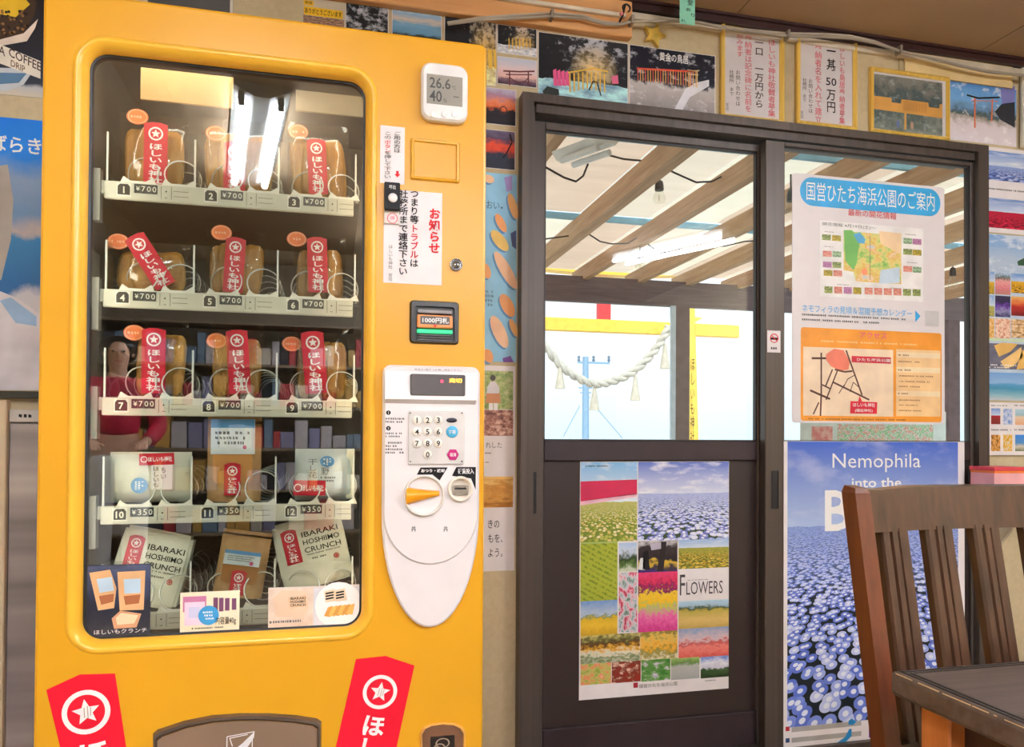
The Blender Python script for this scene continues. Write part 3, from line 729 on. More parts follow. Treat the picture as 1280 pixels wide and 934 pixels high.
for px in (-1, 1):
    for py in (0.12, 0.62):
        xx = (mx0+0.07) if px < 0 else (mx1-0.07)
        part('foot', MB().lathe([(0.03, 0), (0.03, 0.02), (0.014, 0.022), (0.014, mz0)], (xx, MF+py, 0), 'z', 14), plain((60, 60, 62), 0.4, 0.5, 0.6), vm)
# shelves with price rails
ROWS = [[(157, 240.5), (265.4, 246.5), (369, 252)], [(155, 374), (264, 378), (368, 381)], [(154, 509), (263, 509), (367, 509)], [(152, 644.5), (261, 641.5), (365, 638.5)], [(150, 778), (259, 772.5), (363, 767)]]
RAIL = plain((206, 202, 186), 0.42, 0.5)
PLATE, DIGIT, PRICE, SEAM = plain((34, 32, 28), 0.4), ink((244, 240, 220)), plain((36, 44, 50), 0.3), plain((120, 116, 106), 0.5)
HOLD = plain((232, 228, 216), 0.4)
DIVM = clear('clear_divider', (226, 230, 226), 1.5)
WIREC = plain((232, 230, 222), 0.22, 0.6, 0.25)
colx = [sum(on_y(r[c][0], 400, YI).x for r in ROWS)/5 for c in range(3)]
pitch = (colx[2]-colx[0])/2
rowz = [sum(on_y(x, y, YI).z for x, y in r)/3 for r in ROWS]
CR = 18.5*1.62/F                                       # coil radius
def helix(hand):
    q = []; turns = 6; L = 0.40
    for k in range(turns*22+1):
        a = hand*2*math.pi*k/22-math.pi/2; q.append((CR*math.cos(a), L*k/(turns*22), CR*math.sin(a)))
    return MB().tube(q, 0.0016, 5)
coil_me = [mesh('coil', helix(1), WIREC), mesh('coil', helix(-1), WIREC)]
div_me = mesh('divider', MB().box(-0.0012, 0.0012, 0.004, 0.42, 0, 0.095), DIVM)
dive_me = mesh('divider_edge', MB().box(-0.0016, 0.0016, 0.0, 0.004, 0, 0.095), plain((232, 232, 226), 0.4))
def inst(name, me, parent, world):
    o = bpy.data.objects.new(name, me); COL.objects.link(o); o.parent = parent; o.location = Vector(world)-ORG[parent.name]; ORG[o.name] = ORG[parent.name] + o.location
    return o
rl0, rl1 = colx[0]-0.035, colx[2]+0.118
SHELF = []
for r in range(5):
    z = rowz[r]; zt = z+0.0165; zb = z-0.0185; SHELF.append(zt)
    sh = part('shelf', MB().box(IX0+0.004, rl1+0.012, YI+0.004, YI+0.44, zt-0.012, zt-0.006), plain((70, 70, 72), 0.5, 0.4, 0.3), vm)
    rm = MB(); rm.rbox(rl0, rl1, YI-0.004, YI+0.004, zb, zt, 0.002, 1, 0)
    for c in range(3):
        x = colx[c]; n = r*3+c+1; y = YI-0.0046
        rm.card(x-0.013, x+0.118, zb+0.004, zt-0.003, YI-0.0042, 0)
        if r < 4:
            rm.poly([(x-0.013, zb+0.006), (x+0.013, zb+0.006), (x+0.013, zt-0.003), (x-0.013, zt-0.003)], y, 3)
            hx = [(x-0.011, zb+0.009), (x+0.011, zb+0.009), (x+0.011, zt-0.010), (x+0.007, zt-0.005), (x-0.007, zt-0.005), (x-0.011, zt-0.010)]
            rm.poly(hx, y-0.0003, 1); letter(rm, str(n), (x-0.006-(0.002 if n > 9 else 0), x+0.006+(0.002 if n > 9 else 0), zb+0.012, zt-0.010), y-0.0007, 2, bold=0.02, keep=True)
            rm.poly([(x+0.018, zb+0.014), (x+0.060, zb+0.014), (x+0.060, zt-0.003), (x+0.018, zt-0.003)], y, 4)
            pr = '700' if r < 3 else '350'
            for k, ch in enumerate('\u00a5'+pr): letter(rm, ch, (x+0.0215+k*0.0098, x+0.0285+k*0.0098, zb+0.017, zt-0.006), y-0.0007, 2, bold=0.01, keep=True)
            for k in range(1, 4): rm.poly([(x+0.0195+k*0.0098, zb+0.014), (x+0.0203+k*0.0098, zb+0.014), (x+0.0203+k*0.0098, zt-0.003), (x+0.0195+k*0.0098, zt-0.003)], y-0.0004, 5)
        for a in (0.066, 0.0845): rm.poly([(x+a, zb+0.006), (x+a+0.0012, zb+0.006), (x+a+0.0012, zt-0.004), (x+a, zt-0.004)], y, 5)
        rm.disc(x+0.0755, zb+0.021, 0.0016, 0.0016, y, 1, 10); rm.poly([(x+0.073, zb+0.008), (x+0.078, zb+0.008), (x+0.078, zb+0.0095), (x+0.073, zb+0.0095)], y, 5)
        for zz in (0.012, 0.022): rm.poly([(x+0.089, zb+zz), (x+0.117, zb+zz), (x+0.117, zb+zz+0.0012), (x+0.089, zb+zz+0.0012)], y, 5)
    rl = part('price_rail', rm, [RAIL, PLATE, DIGIT, HOLD, PRICE, SEAM], sh)
    for c in range(3):
        x = colx[c]
        for k, cx in enumerate((x+0.0245, x+0.0985)):
            inst('coil', coil_me[k], sh, (cx, YI+0.006, zt+CR-0.001))
            part('coil_holder', MB().prism([(cx-0.032, zt-0.002), (cx+0.032, zt-0.002), (cx+0.026, zt+0.011), (cx+0.014, zt+0.003), (cx-0.014, zt+0.003), (cx-0.026, zt+0.011)], YI-0.003, YI+0.003), HOLD, sh)
        for me, nm in ((div_me, 'divider'), (dive_me, 'divider_edge')): inst(nm, me, sh, (x-0.031, YI, zt))
    for me, nm in ((div_me, 'divider'), (dive_me, 'divider_edge')): inst(nm, me, sh, (rl1+0.004, YI, zt))
    part('shelf_bracket', MB().box(IX0+0.006, IX0+0.018, YI-0.01, YI+0.01, zb-0.045, zt+0.02).box(IX0+0.018, rl0, YI-0.001, YI+0.006, zb+0.01, zt), plain((168, 168, 164), 0.4, 0.5, 0.3), sh)
# beige boards standing in for the ceiling's reflection in the glass
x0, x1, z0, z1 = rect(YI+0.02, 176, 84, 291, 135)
part('reflection_board', MB().box(x0, x1, YI+0.02, YI+0.026, z0, z1), plain((206, 172, 122), 0.6), vm)
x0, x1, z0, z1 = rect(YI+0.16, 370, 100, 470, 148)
part('reflection_board', MB().box(x0, x1+0.1, YI+0.16, YI+0.166, z0, IZ1), plain((170, 156, 132), 0.6), vm)
# control side ---------------------------------------------------------------
WHT = plain((236, 230, 230), 0.35, 0.5, 0, 0.015)
x0, x1, z0, z1 = rect(MF, 513, 172, 574.5, 230)
m = MB()
a = rrect(x0, x1, z0, z1, 0.004, 3); b = rrect(x0+0.0025, x1-0.0025, z0+0.0025, z1-0.0025, 0.003, 3); c_ = rrect(x0+0.006, x1-0.006, z0+0.006, z1-0.006, 0.002, 3)
m.loft([[(x, MF, z) for x, z in a], [(x, MF-0.004, z) for x, z in b], [(x, MF-0.0035, z) for x, z in c_], [(x, MF-0.0005, z) for x, z in rrect(x0+0.008, x1-0.008, z0+0.008, z1-0.008, 0.002, 3)]]); m.poly(rrect(x0+0.008, x1-0.008, z0+0.008, z1-0.008, 0.002, 3), MF-0.0005)
part('embossed_square', m, YEL, vm)
lx, lz = mac(570, 331.5)
lk = part('lock', MB().lathe([(0.0125, 0), (0.0125, -0.004), (0.0105, -0.005), (0.0105, -0.003), (0.007, -0.003), (0.007, -0.006), (0.0, -0.006)], (lx, MF, lz), 'y', 24), plain((150, 150, 150), 0.25, 0.5, 0.9), vm)
part('keyhole', MB().box(lx-0.001, lx+0.001, MF-0.0066, MF-0.005, lz-0.004, lz+0.004), plain((20, 20, 20), 0.5), lk)
# bank note slot
x0, x1, z0, z1 = rect(MF, 512, 375, 573.5, 431.5)
m = MB(); a = rrect(x0, x1, z0, z1, 0.008, 4); b = rrect(x0+0.003, x1-0.003, z0+0.003, z1-0.003, 0.006, 4); c_ = rrect(x0+0.010, x1-0.010, z0+0.006, z1-0.012, 0.005, 4)
m.loft([[(x, MF, z) for x, z in a], [(x, MF-0.008, z) for x, z in b], [(x, MF-0.008, z) for x, z in c_], [(x, MF-0.001, z) for x, z in c_]]); m.poly(c_, MF-0.001)
bs = part('bank_note_slot', m, plain((26, 24, 26), 0.3), vm)
w = x1-x0; h = z1-z0
m = MB(); m.rbox(x0+0.014, x1-0.014, MF-0.010, MF-0.001, z0+h*0.36, z0+h*0.66, 0.002, 1)
part('orange_band', m, plain((244, 150, 84), 0.35), bs)
m = MB(); m.card(x0+0.020, x1-0.020, z0+h*0.44, z0+h*0.63, MF-0.0104, 0); letter(m, '1000\u5186\u672d', (x0+0.024, x1-0.022, z0+h*0.47, z0+h*0.60), MF-0.0109, 1, bold=0.02); m.poly([((x0+x1)/2-0.004, z0+h*0.43), ((x0+x1)/2+0.004, z0+h*0.43), ((x0+x1)/2, z0+h*0.37)], MF-0.0108, 2)
part('lettering', m, [plain((82, 78, 74), 0.4), WHITE, RED], bs)
part('green_lip', MB().rbox(x0+0.014, x1-0.014, MF-0.009, MF-0.001, z0+h*0.24, z0+h*0.33, 0.001, 1), glow('slot_light', (40, 190, 120), 0.5), bs)
m = MB()
for k in range(3): m.rbox(x0+0.014+k*0.001, x1-0.014-k*0.001, MF-0.0075, MF-0.001, z0+h*(0.07+0.055*k), z0+h*(0.11+0.055*k), 0.001, 1)
part('grip_ribs', m, plain((88, 86, 88), 0.4), bs)
part('upper_lip', MB().rbox(x0+0.015, x1-0.015, MF-0.0085, MF-0.001, z0+h*0.70, z0+h*0.78, 0.001, 1), plain((132, 128, 128), 0.35), bs)
# white control panel
def panel_outline(top, bot_y, ins):
    xl, _ = mac(477, 600); xr, _ = mac(598, 600); zt = mac(537, 458)[1]; zm = mac(537, 640)[1]; zb = mac(537, bot_y)[1]
    xl += ins; xr -= ins; zt -= ins; r = 0.016; out = []
    for cx, cz, a0 in ((xr-r, zt-r, 0), (xl+r, zt-r, 90)):
        for k in range(6):
            a = math.radians(a0+18*k); out.append((cx+r*math.cos(a), cz+r*math.sin(a)))
    for k in range(0, 25):
        a = math.pi+math.pi*k/24; out.append(((xl+xr)/2+(xr-xl)/2*math.cos(a), zm+(zm-zb-ins)*math.sin(a)))
    return out
po, pi_ = panel_outline(0, 783, 0), panel_outline(0, 783, 0.004)
cp = part('control_panel', MB().loft([[(x, MF, z) for x, z in po], [(x, MF-0.008, z) for x, z in po], [(x, MF-0.011, z) for x, z in pi_]]).poly(pi_, MF-0.011), WHT, vm)
q0, q1 = panel_outline(0, 706, 0.001), panel_outline(0, 706, 0.005)
part('raised_face', MB().loft([[(x, MF-0.010, z) for x, z in q0], [(x, MF-0.016, z) for x, z in q1]]).poly(q1, MF-0.016), WHT, cp)
PF = MF-0.016
def prect(*b): return rect(PF, *b)
x0, x1, z0, z1 = prect(481, 461, 594, 501)
z5 = prect(481, 461, 594, 506)[2]
part('hood', MB().loft([[(x0, PF+0.001, z1), (x0, PF-0.003, z1-0.004), (x0, PF-0.012, z0), (x0, PF, z5)], [(x1, PF+0.001, z1), (x1, PF-0.003, z1-0.004), (x1, PF-0.012, z0), (x1, PF, z5)]], closed=False).add([(x0, PF+0.001, z1), (x0, PF-0.003, z1-0.004), (x0, PF-0.012, z0), (x0, PF, z5)], [(0, 1, 2, 3)]).add([(x1, PF+0.001, z1), (x1, PF-0.003, z1-0.004), (x1, PF-0.012, z0), (x1, PF, z5)], [(3, 2, 1, 0)]), WHT, cp)
x0, x1, z0, z1 = rect(PF-0.008, 513, 467.5, 581, 495.5)
m = MB(); a = rrect(x0, x1, z0, z1, 0.003, 3); b = rrect(x0+0.0015, x1-0.0015, z0+0.0015, z1-0.0015, 0.002, 3)
m.loft([[(x, PF, z) for x, z in a], [(x, PF-0.012, z) for x, z in a], [(x, PF-0.012, z) for x, z in b]], 0); m.poly(b, PF-0.0115, 1)
dot = lambda fx, fz, fw_, fh, s_, mi: letter(m, s_, (x0+(x1-x0)*fx, x0+(x1-x0)*(fx+fw_), z0+(z1-z0)*fz, z0+(z1-z0)*(fz+fh)), PF-0.0122, mi, bold=0.03)
dot(0.70, 0.62, 0.24, 0.22, '\u58f2\u5207', 2); m.disc(x0+(x1-x0)*0.57, z0+(z1-z0)*0.68, 0.0032, 0.0032, PF-0.0122, 3, 12)
t = NT('dark_display_window', 0.08, 0.6); t.col((92, 90, 94))
part('display', m, [plain((34, 32, 34), 0.3), t.m, glow('amber_text', (255, 176, 60), 1.2), glow('red_text', (240, 60, 90), 1.0)], cp)
m = MB()
letter(m, '\u5546\u54c1\u306f1\u500b\u305a\u3064\u304a\u8cb7\u3044\u6c42\u3081\u304f\u3060\u3055\u3044', rect(PF-0.004, 518, 460.5, 578, 464.5), PF-0.0045, 0)
for x, y, ch in ((485.5, 516, '1'), (485.5, 535.5, '2')):
    c = on_y(x, y, PF); m.disc(c.x, c.z, 0.0044, 0.0044, PF-0.0004, 0, 16); letter(m, ch, (c.x-0.0014, c.x+0.0014, c.z-0.0026, c.z+0.0026), PF-0.0008, 1, keep=True)
scribble(m, prect(482, 521.5, 504, 529.5), 2, PF-0.0006, 2); scribble(m, prect(482, 540, 505, 547.5), 2, PF-0.0006, 2); scribble(m, prect(482, 551.5, 505, 568), 4, PF-0.0006, 2)
x0, x1, z0, z1 = prect(521, 584.5, 559.5, 600.5)
w = x1-x0; h = z1-z0
m.poly([(x0, z0+h*0.45), (x0+w*0.12, z1), (x1, z1), (x0+w*0.74, z0), (x0+w*0.5, z0+h*0.45)], PF-0.0006, 0)
letter(m, '\u304a\u3064\u308a\u30fb\u8fd4\u5374', (x0+w*0.14, x0+w*0.90, z0+h*0.62, z1-h*0.12), PF-0.001, 1, bold=0.03)
x0, x1, z0, z1 = prect(565, 584, 594.5, 612.5)
w = x1-x0; h = z1-z0
m.poly([(x0, z0+h*0.62), (x0+w*0.18, z1), (x1, z1), (x1, z0), (x0+w*0.8, z0+h*0.5)], PF-0.0006, 0)
letter(m, '\u786c\u8ca8\u6295\u5165', (x0+w*0.25, x0+w*0.92, z0+h*0.70, z1-h*0.06), PF-0.001, 1, bold=0.02)
for x in (517, 557):
    c = on_y(x, 661.5, PF); s_ = 0.0036
    for bx in ((-1, 1, .55, .75), (-1, -.6, -1, .3), (.6, 1, -1, .3), (-1, 1, .1, .3), (-.6, -.3, .75, 1.2), (.3, .6, .75, 1.2), (-.2, .2, -.4, .1)):
        m.poly([(c.x+bx[0]*s_, c.z+bx[2]*s_*1.3), (c.x+bx[1]*s_, c.z+bx[2]*s_*1.3), (c.x+bx[1]*s_, c.z+bx[3]*s_*1.3), (c.x+bx[0]*s_, c.z+bx[3]*s_*1.3)], PF-0.0006, 0)
part('lettering', m, [BLACK, WHITE, GREY], cp)['kind'] = 'stuff'
# keypad
x0, x1, z0, z1 = prect(510.5, 513.5, 580, 580.5)
kp = part('keypad', MB().rbox(x0, x1, PF-0.005, PF, z0, z1, 0.0022, 2), plain((226, 224, 222), 0.25, 0.6, 0.2), cp)
KY = PF-0.005
KEYM = plain((240, 234, 222), 0.3)
labels = '123456789'
for i in range(10):
    x, y = ((521, 534.3, 547.6)[i % 3], (525.5, 540, 554.5)[i // 3]) if i < 9 else (534.3, 568.5)
    c = on_y(x, y, KY); m = MB(); m.lathe([(0.0088, 0), (0.0088, -0.002), (0.0076, -0.0032), (0.0, -0.0034)], (c.x, KY, c.z), 'y', 18)
    ch = labels[i] if i < 9 else '0'; letter(m, ch, (c.x-0.0036, c.x+0.0036, c.z-0.0056, c.z+0.0056), KY-0.0039, 1, bold=0.02, keep=True)
    part('key', m, [KEYM, BLACK], kp)
c = on_y(564.5, 525.5, KY); part('call_lamp', MB().lathe([(0.011, 0), (0.011, -0.0015), (0, -0.002)], (0, 0, 0), 'y', 20).move(lambda p: (c.x+p[0]*0.95, KY+p[1], c.z+p[2]*0.42)), plain((46, 44, 60), 0.3), kp)
c = on_y(565, 540, KY); m = MB().lathe([(0.0115, 0), (0.0115, -0.002), (0.010, -0.003), (0, -0.0032)], (c.x, KY, c.z), 'y', 22); letter(m, '\u78ba\u8a8d', (c.x-0.007, c.x+0.007, c.z-0.0036, c.z+0.0036), KY-0.0037, 1, bold=0.02)
part('confirm_key', m, [plain((70, 172, 216), 0.3), WHITE], kp)
c = on_y(566, 568.5, KY); m = MB().lathe([(0.0118, 0), (0.0118, -0.002), (0.010, -0.003), (0, -0.0032)], (c.x, KY, c.z), 'y', 6, smooth=False); letter(m, '\u53d6\u6d88', (c.x-0.006, c.x+0.006, c.z-0.0036, c.z+0.0036), KY-0.0037, 1, bold=0.02)
part('cancel_key', m, [plain((190, 36, 120), 0.3), WHITE], kp)
for x, y in ((513, 516.5), (577.5, 516.5), (513, 577), (577.5, 577)):
    c = on_y(x, y, KY); part('screw', MB().lathe([(0.0016, 0), (0.0014, -0.0008), (0, -0.001)], (c.x, KY, c.z), 'y', 8), plain((70, 70, 72), 0.4), kp)
# change return lever
c = on_y(530, 619.5, PF); R_ = 25*1.5/F
dl = part('return_dial', MB().lathe([(R_, 0.002), (R_, -0.005), (R_*0.95, -0.0075), (R_*0.90, -0.006), (R_*0.86, 0.001), (R_*0.5, 0.003), (0, 0.0035)], (c.x, PF-0.001, c.z), 'y', 36), plain((226, 222, 214), 0.3), cp)
lev = []
for k in range(9):
    t_ = k/8; xx = c.x-R_*0.88+t_*R_*1.6; hw = R_*(0.33*(1-t_)**1.2+0.12); zz = c.z-0.001+t_*0.005
    lev.append([(xx, PF-0.002, zz-hw), (xx, PF-0.012+0.004*t_, zz-hw*0.7), (xx, PF-0.014+0.004*t_, zz), (xx, PF-0.012+0.004*t_, zz+hw*0.7), (xx, PF-0.002, zz+hw)])
mm = MB().loft(lev, 0, True); mm.add(lev[0], [(0, 1, 2, 3, 4)]); mm.add(lev[-1], [(4, 3, 2, 1, 0)])
part('lever', mm, plain((248, 164, 24), 0.3), dl)
# coin slot
c = on_y(575, 611, PF); R_ = 15.5*1.5/F
cs = part('coin_slot', MB().lathe([(R_, 0.002), (R_, -0.006), (R_*0.93, -0.008), (R_*0.80, -0.006), (R_*0.74, 0.0), (0, 0.001)], (c.x, PF-0.001, c.z), 'y', 30), plain((232, 222, 206), 0.3), cp)
part('slot_plate', MB().rbox(c.x-R_*0.66, c.x+R_*0.66, PF-0.006, PF-0.001, c.z-R_*0.5, c.z+R_*0.28, 0.002, 1), plain((186, 182, 176), 0.22, 0.5, 0.8), cs)
part('slot_opening', MB().box(c.x-R_*0.46, c.x+R_*0.46, PF-0.0066, PF-0.0055, c.z-0.001, c.z+0.0025), plain((16, 14, 14), 0.5), cs)
# red tag shaped decals
REDD = plain((232, 16, 48), 0.4, 0.4, 0, 0.02)
def decal(pts, circ, rr, ang, first):
    pl = [mac(*p) for p in pts]
    c = mac(*circ); m = MB(); m.poly(pl, MF-0.0008, 0)
    m.annulus(c[0], c[1], rr*0.78, rr, MF-0.0014, 1, 32); m.poly(star(c[0], c[1], rr*0.60, 0.45, -ang), MF-0.0014, 1)
    ca, sa = math.cos(ang), math.sin(ang)
    xf = lambda a, b: (c[0]+(a-c[0])*ca-(b-c[1])*sa, c[1]+(a-c[0])*sa+(b-c[1])*ca)
    for q, (u, w_) in enumerate(((-0.10, 0.24), (0.04, 0.3), (0.16, 0.2))):
        pa = [xf(c[0]+rr*(u-0.02), c[1]-rr*w_), xf(c[0]+rr*(u+0.02), c[1]-rr*w_), xf(c[0]+rr*(u+0.02+0.05), c[1]+rr*w_*0.9), xf(c[0]+rr*(u-0.02+0.05), c[1]+rr*w_*0.9)]
        m.poly(pa, MF-0.0018, 2)
    letter(m, '\u307b\u3057\u3044\u3082\u795e\u793e', (c[0]-rr*0.68, c[0]+rr*0.68, c[1]-rr*1.35-6*rr*1.32, c[1]-rr*1.3), MF-0.0014, 1, True, 0.03, xf=xf)
    part('red_tag_decal', m, [REDD, WHITE, plain((190, 170, 150), 0.5)], vm)
a1 = math.radians(9.5); a2 = math.radians(-11)
decal([(58, 862.5), (100, 843), (144, 842), (187.5, 1130), (128, 1150)], (108, 890), 24.5*1.5/F, a1, True)
decal([(445, 824), (482, 820), (518, 832), (455, 1120), (379, 1110)], (475, 865), 20.5*1.5/F, a2, False)
# dispensing hatch
c0 = [(191, 934+160), (191, 917), (197, 912), (230, 901), (265, 894), (300, 891.5), (335, 891.5), (370, 894), (396, 898), (402, 902), (402, 934+150)]
oo = [mac(*p) for p in c0]; cxm = sum(p[0] for p in oo)/len(oo)
zc = mac(300, 1010)[1]
ii = [(cxm+(x-cxm)*0.945, z-0.014 if z > zc else z+0.012) for x, z in oo]
m = MB().loft([[(x, MF, z) for x, z in oo], [(x, MF-0.007, z) for x, z in mixr(oo, ii, 0.25)], [(x, MF-0.007, z) for x, z in mixr(oo, ii, 0.6)], [(x, MF-0.0005, z) for x, z in ii]])
ht = part('dispensing_hatch', m, plain((122, 112, 104), 0.2, 0.5, 0.75), vm)
part('hatch_flap', MB().poly(ii, MF-0.0015), plain((136, 112, 92), 0.15, 0.6, 0, 0.05, 3), ht)
m = MB(); x0, x1, z0, z1 = rect(MF, 284, 917, 318, 950); w = x1-x0; h = z1-z0
def li(a, b, wd_):
    L = math.hypot(b[0]-a[0], b[1]-a[1]); nx, nz = -(b[1]-a[1])/L*wd_, (b[0]-a[0])/L*wd_
    m.poly([(a[0]+nx, a[1]+nz), (b[0]+nx, b[1]+nz), (b[0]-nx, b[1]-nz), (a[0]-nx, a[1]-nz)], MF-0.0022, 0)
P = lambda u, v: (x0+u*w, z0+v*h)
for a, b in ((P(0, .9), P(1, 1)), (P(0, .9), P(0, 0)), (P(.1, .84), P(.2, .55)), (P(.92, .75), P(.92, 0)), (P(.1, .84), P(.75, .92))): li(a, b, 0.0008)
m.poly([P(1, 1), P(.98, .8), P(.66, .35), P(.5, .0), P(.24, .0), P(.3, .45), P(.55, .62)], MF-0.0022, 0)
part('push_mark', m, plain((226, 224, 226), 0.4), ht)
# coin return cup
c0 = [(525, 934+60), (525, 916), (529, 909), (538, 905), (553, 903), (568, 904), (577, 908), (581.5, 914), (581.5, 934+58)]
oo = [mac(*p) for p in c0]; cxm = sum(p[0] for p in oo)/len(oo); zc = mac(553, 960)[1]
ii = [(cxm+(x-cxm)*0.90, z-0.004 if z > zc else z+0.004) for x, z in oo]
bk = [(cxm+(x-cxm)*0.84, z-0.008 if z > zc else z+0.006) for x, z in oo]
cup = part('coin_return_cup', MB().loft([[(x, MF, z) for x, z in oo], [(x, MF-0.005, z) for x, z in mixr(oo, ii, .3)], [(x, MF-0.005, z) for x, z in mixr(oo, ii, .7)], [(x, MF-0.001, z) for x, z in ii]]), plain((232, 172, 92), 0.3), vm)
part('cup_flap', MB().poly(ii, MF-0.0012), plain((120, 84, 60), 0.15, 0.6), cup)
m = MB(); x0, x1, z0, z1 = rect(MF, 538, 921, 568, 952); m.card(x0, x1, z0, z1, MF-0.0018, 0)
m.annulus((x0+x1)/2, z1-0.014, 0.008, 0.010, MF-0.0022, 1, 20, 1.4); m.annulus((x0+x1)/2-0.006, z1-0.022, 0.006, 0.008, MF-0.0022, 1, 20, 1.4)
part('coin_mark', m, [plain((40, 32, 28), 0.3), plain((170, 150, 130), 0.4)], cup)
# ================================================================== goods in the machine
YP_ = YI+0.055                                          # middle of a bag
FILM = clear('bag_film', (250, 246, 240), 1.5, 0.08, 1.3)
def potato_mat():
    t = NT('dried_sweet_potato', 0.45, 0.5); v = t.tc(); f = t.noise(t.mapping(v, (30, 30, 12)), 1.5, 4, 0.6)
    t.col(t.ramp(f, [(0.3, (146, 98, 34)), (0.55, (186, 136, 58)), (0.75, (210, 166, 90))])); t.bump(f, 0.4, 0.01); return t.m
POT = potato_mat()
REDL = plain((206, 22, 52), 0.4, 0.4, 0, 0.03)
STK = plain((240, 122, 62), 0.4, 0.4, 0, 0.06)
def kraft():
    t = NT('kraft_paper', 0.6, 0.3); f = t.noise(t.tc(), 40, 4)
    t.col(t.ramp(f, [(0.3, (178, 132, 86)), (0.7, (206, 162, 112))])); return t.m
KRAFT = kraft()
FROST = plain((226, 224, 206), 0.35, 0.5, 0, 0.04)
PACK = plain((232, 228, 208), 0.5, 0.4, 0, 0.05, 20)
BLUEL = plain((92, 158, 214), 0.4)
def pillow(w, h, t, seam=0.07, p=2.6, wr=0.12, nx=12, nz=12, base=1.0):
    m = MB()
    def Y(u, v):
        a = max(0.0, 1-abs(2*u-1)**p); vv = min(1.0, v/(1-seam)); b = max(0.0, 1-abs(2*vv-1)**p) if base >= 1 else max(0.0, 1-max(0.0, vv)**p)
        return t/2*(a*b)**0.6*(1+wr*math.sin(u*17+v*9)*math.sin(v*21-u*5))
    for sg in (-1, 1):
        v_ = [(w*(i/nx-0.5), sg*Y(i/nx, k/nz), h*k/nz) for k in range(nz+1) for i in range(nx+1)]
        f = [(k*(nx+1)+i, k*(nx+1)+i+1, (k+1)*(nx+1)+i+1, (k+1)*(nx+1)+i) for k in range(nz) for i in range(nx)]
        m.add(v_, f if sg < 0 else [q[::-1] for q in f], 0, None, True)
    return m
def slice_mesh(L, W, T):
    n = 14; o = [(W/2*math.copysign(abs(math.cos(a))**0.55, math.cos(a)), L/2*math.copysign(abs(math.sin(a))**0.6, math.sin(a))) for a in (2*math.pi*k/n for k in range(n))]
    r = []
    for s_, y in ((0.8, -T/2), (0.97, -T/4), (1.0, 0), (0.97, T/4), (0.8, T/2)): r.append([(x*s_, y, z*s_) for x, z in o])
    m = MB().loft(r, 0, True); m.add(r[0], [list(range(n))]); m.add(r[-1], [list(range(n))[::-1]]); return m
SL = mesh('dried_potato', slice_mesh(0.11, 0.052, 0.011), POT)
def lpx(cx, cz, Y, px, py):
    p = on_y(px, py, Y); return p.x-cx, p.z-cz
def label_mb(x, z, w, h, tilt, y, bold=0.02, txt='\u307b\u3057\u3044\u3082\u795e\u793e', horiz=False):
    m = MB(); ca, sa = math.cos(tilt), math.sin(tilt)
    xf = lambda a, b: (x+a*ca-b*sa, z+a*sa+b*ca)
    m.poly([xf(-w/2, -h/2), xf(w/2, -h/2), xf(w/2, h/2-0.004), xf(w*0.2, h/2), xf(-w*0.2, h/2), xf(-w/2, h/2-0.004)] if not horiz else [xf(-w/2, -h/2), xf(w/2, -h/2), xf(w/2, h/2), xf(-w/2, h/2)], y, 0)
    if horiz:
        c = xf(-w*0.36, 0); m.annulus(c[0], c[1], h*0.2, h*0.27, y-0.0005, 1, 16); letter(m, txt, (-w*0.24, w*0.44, -h*0.22, h*0.22), y-0.0005, 1, False, bold, xf=xf)
    else:
        c = xf(0, h/2-w*0.52); m.annulus(c[0], c[1], w*0.24, w*0.31, y-0.0005, 1, 18); m.poly(star(c[0], c[1], w*0.2, 0.45, -tilt), y-0.0005, 1)
        letter(m, txt, (-w*0.30, w*0.30, -h/2+w*0.12, h/2-w*0.95), y-0.0005, 1, True, bold, xf=xf)
    return m
BAGS = [((150, 235, 140), (194.5, 193, 25, 73), 0, (172, 146)), ((252, 345, 146), (293, 208, 24, 58), 0, (270, 167)), ((360, 436, 152), (396.5, 208, 22, 66), 3, (373, 165)),
        ((142, 238, 298), (187, 326, 23, 66), 32, (148, 302)), ((258, 332, 287), (293, 331, 22, 64), -3, (277, 291)), ((368, 432, 294), (397, 331, 23, 66), 2, (371, 299)),
        ((166, 236, 398), (192, 451, 25, 74), 0, (168, 416)), ((262, 330, 403), (298, 452, 24, 74), 4, (271, 426)), ((368, 436, 408), (393, 453, 26, 74), 5, (365, 430))]
WHERE = ['tall dried sweet potato bag at the upper left of the showcase', 'dried sweet potato bag half hidden by the lamp reflection in the top row', 'top row dried sweet potato bag nearest the control side', 'dried sweet potato bag whose red label slants', 'dried sweet potato bag in the middle of the second row', 'second row dried sweet potato bag nearest the control side', 'third row dried sweet potato bag directly over the frosted bag', 'third row dried sweet potato bag directly over the tall paper pouch', 'third row dried sweet potato bag directly over the white snack bag']
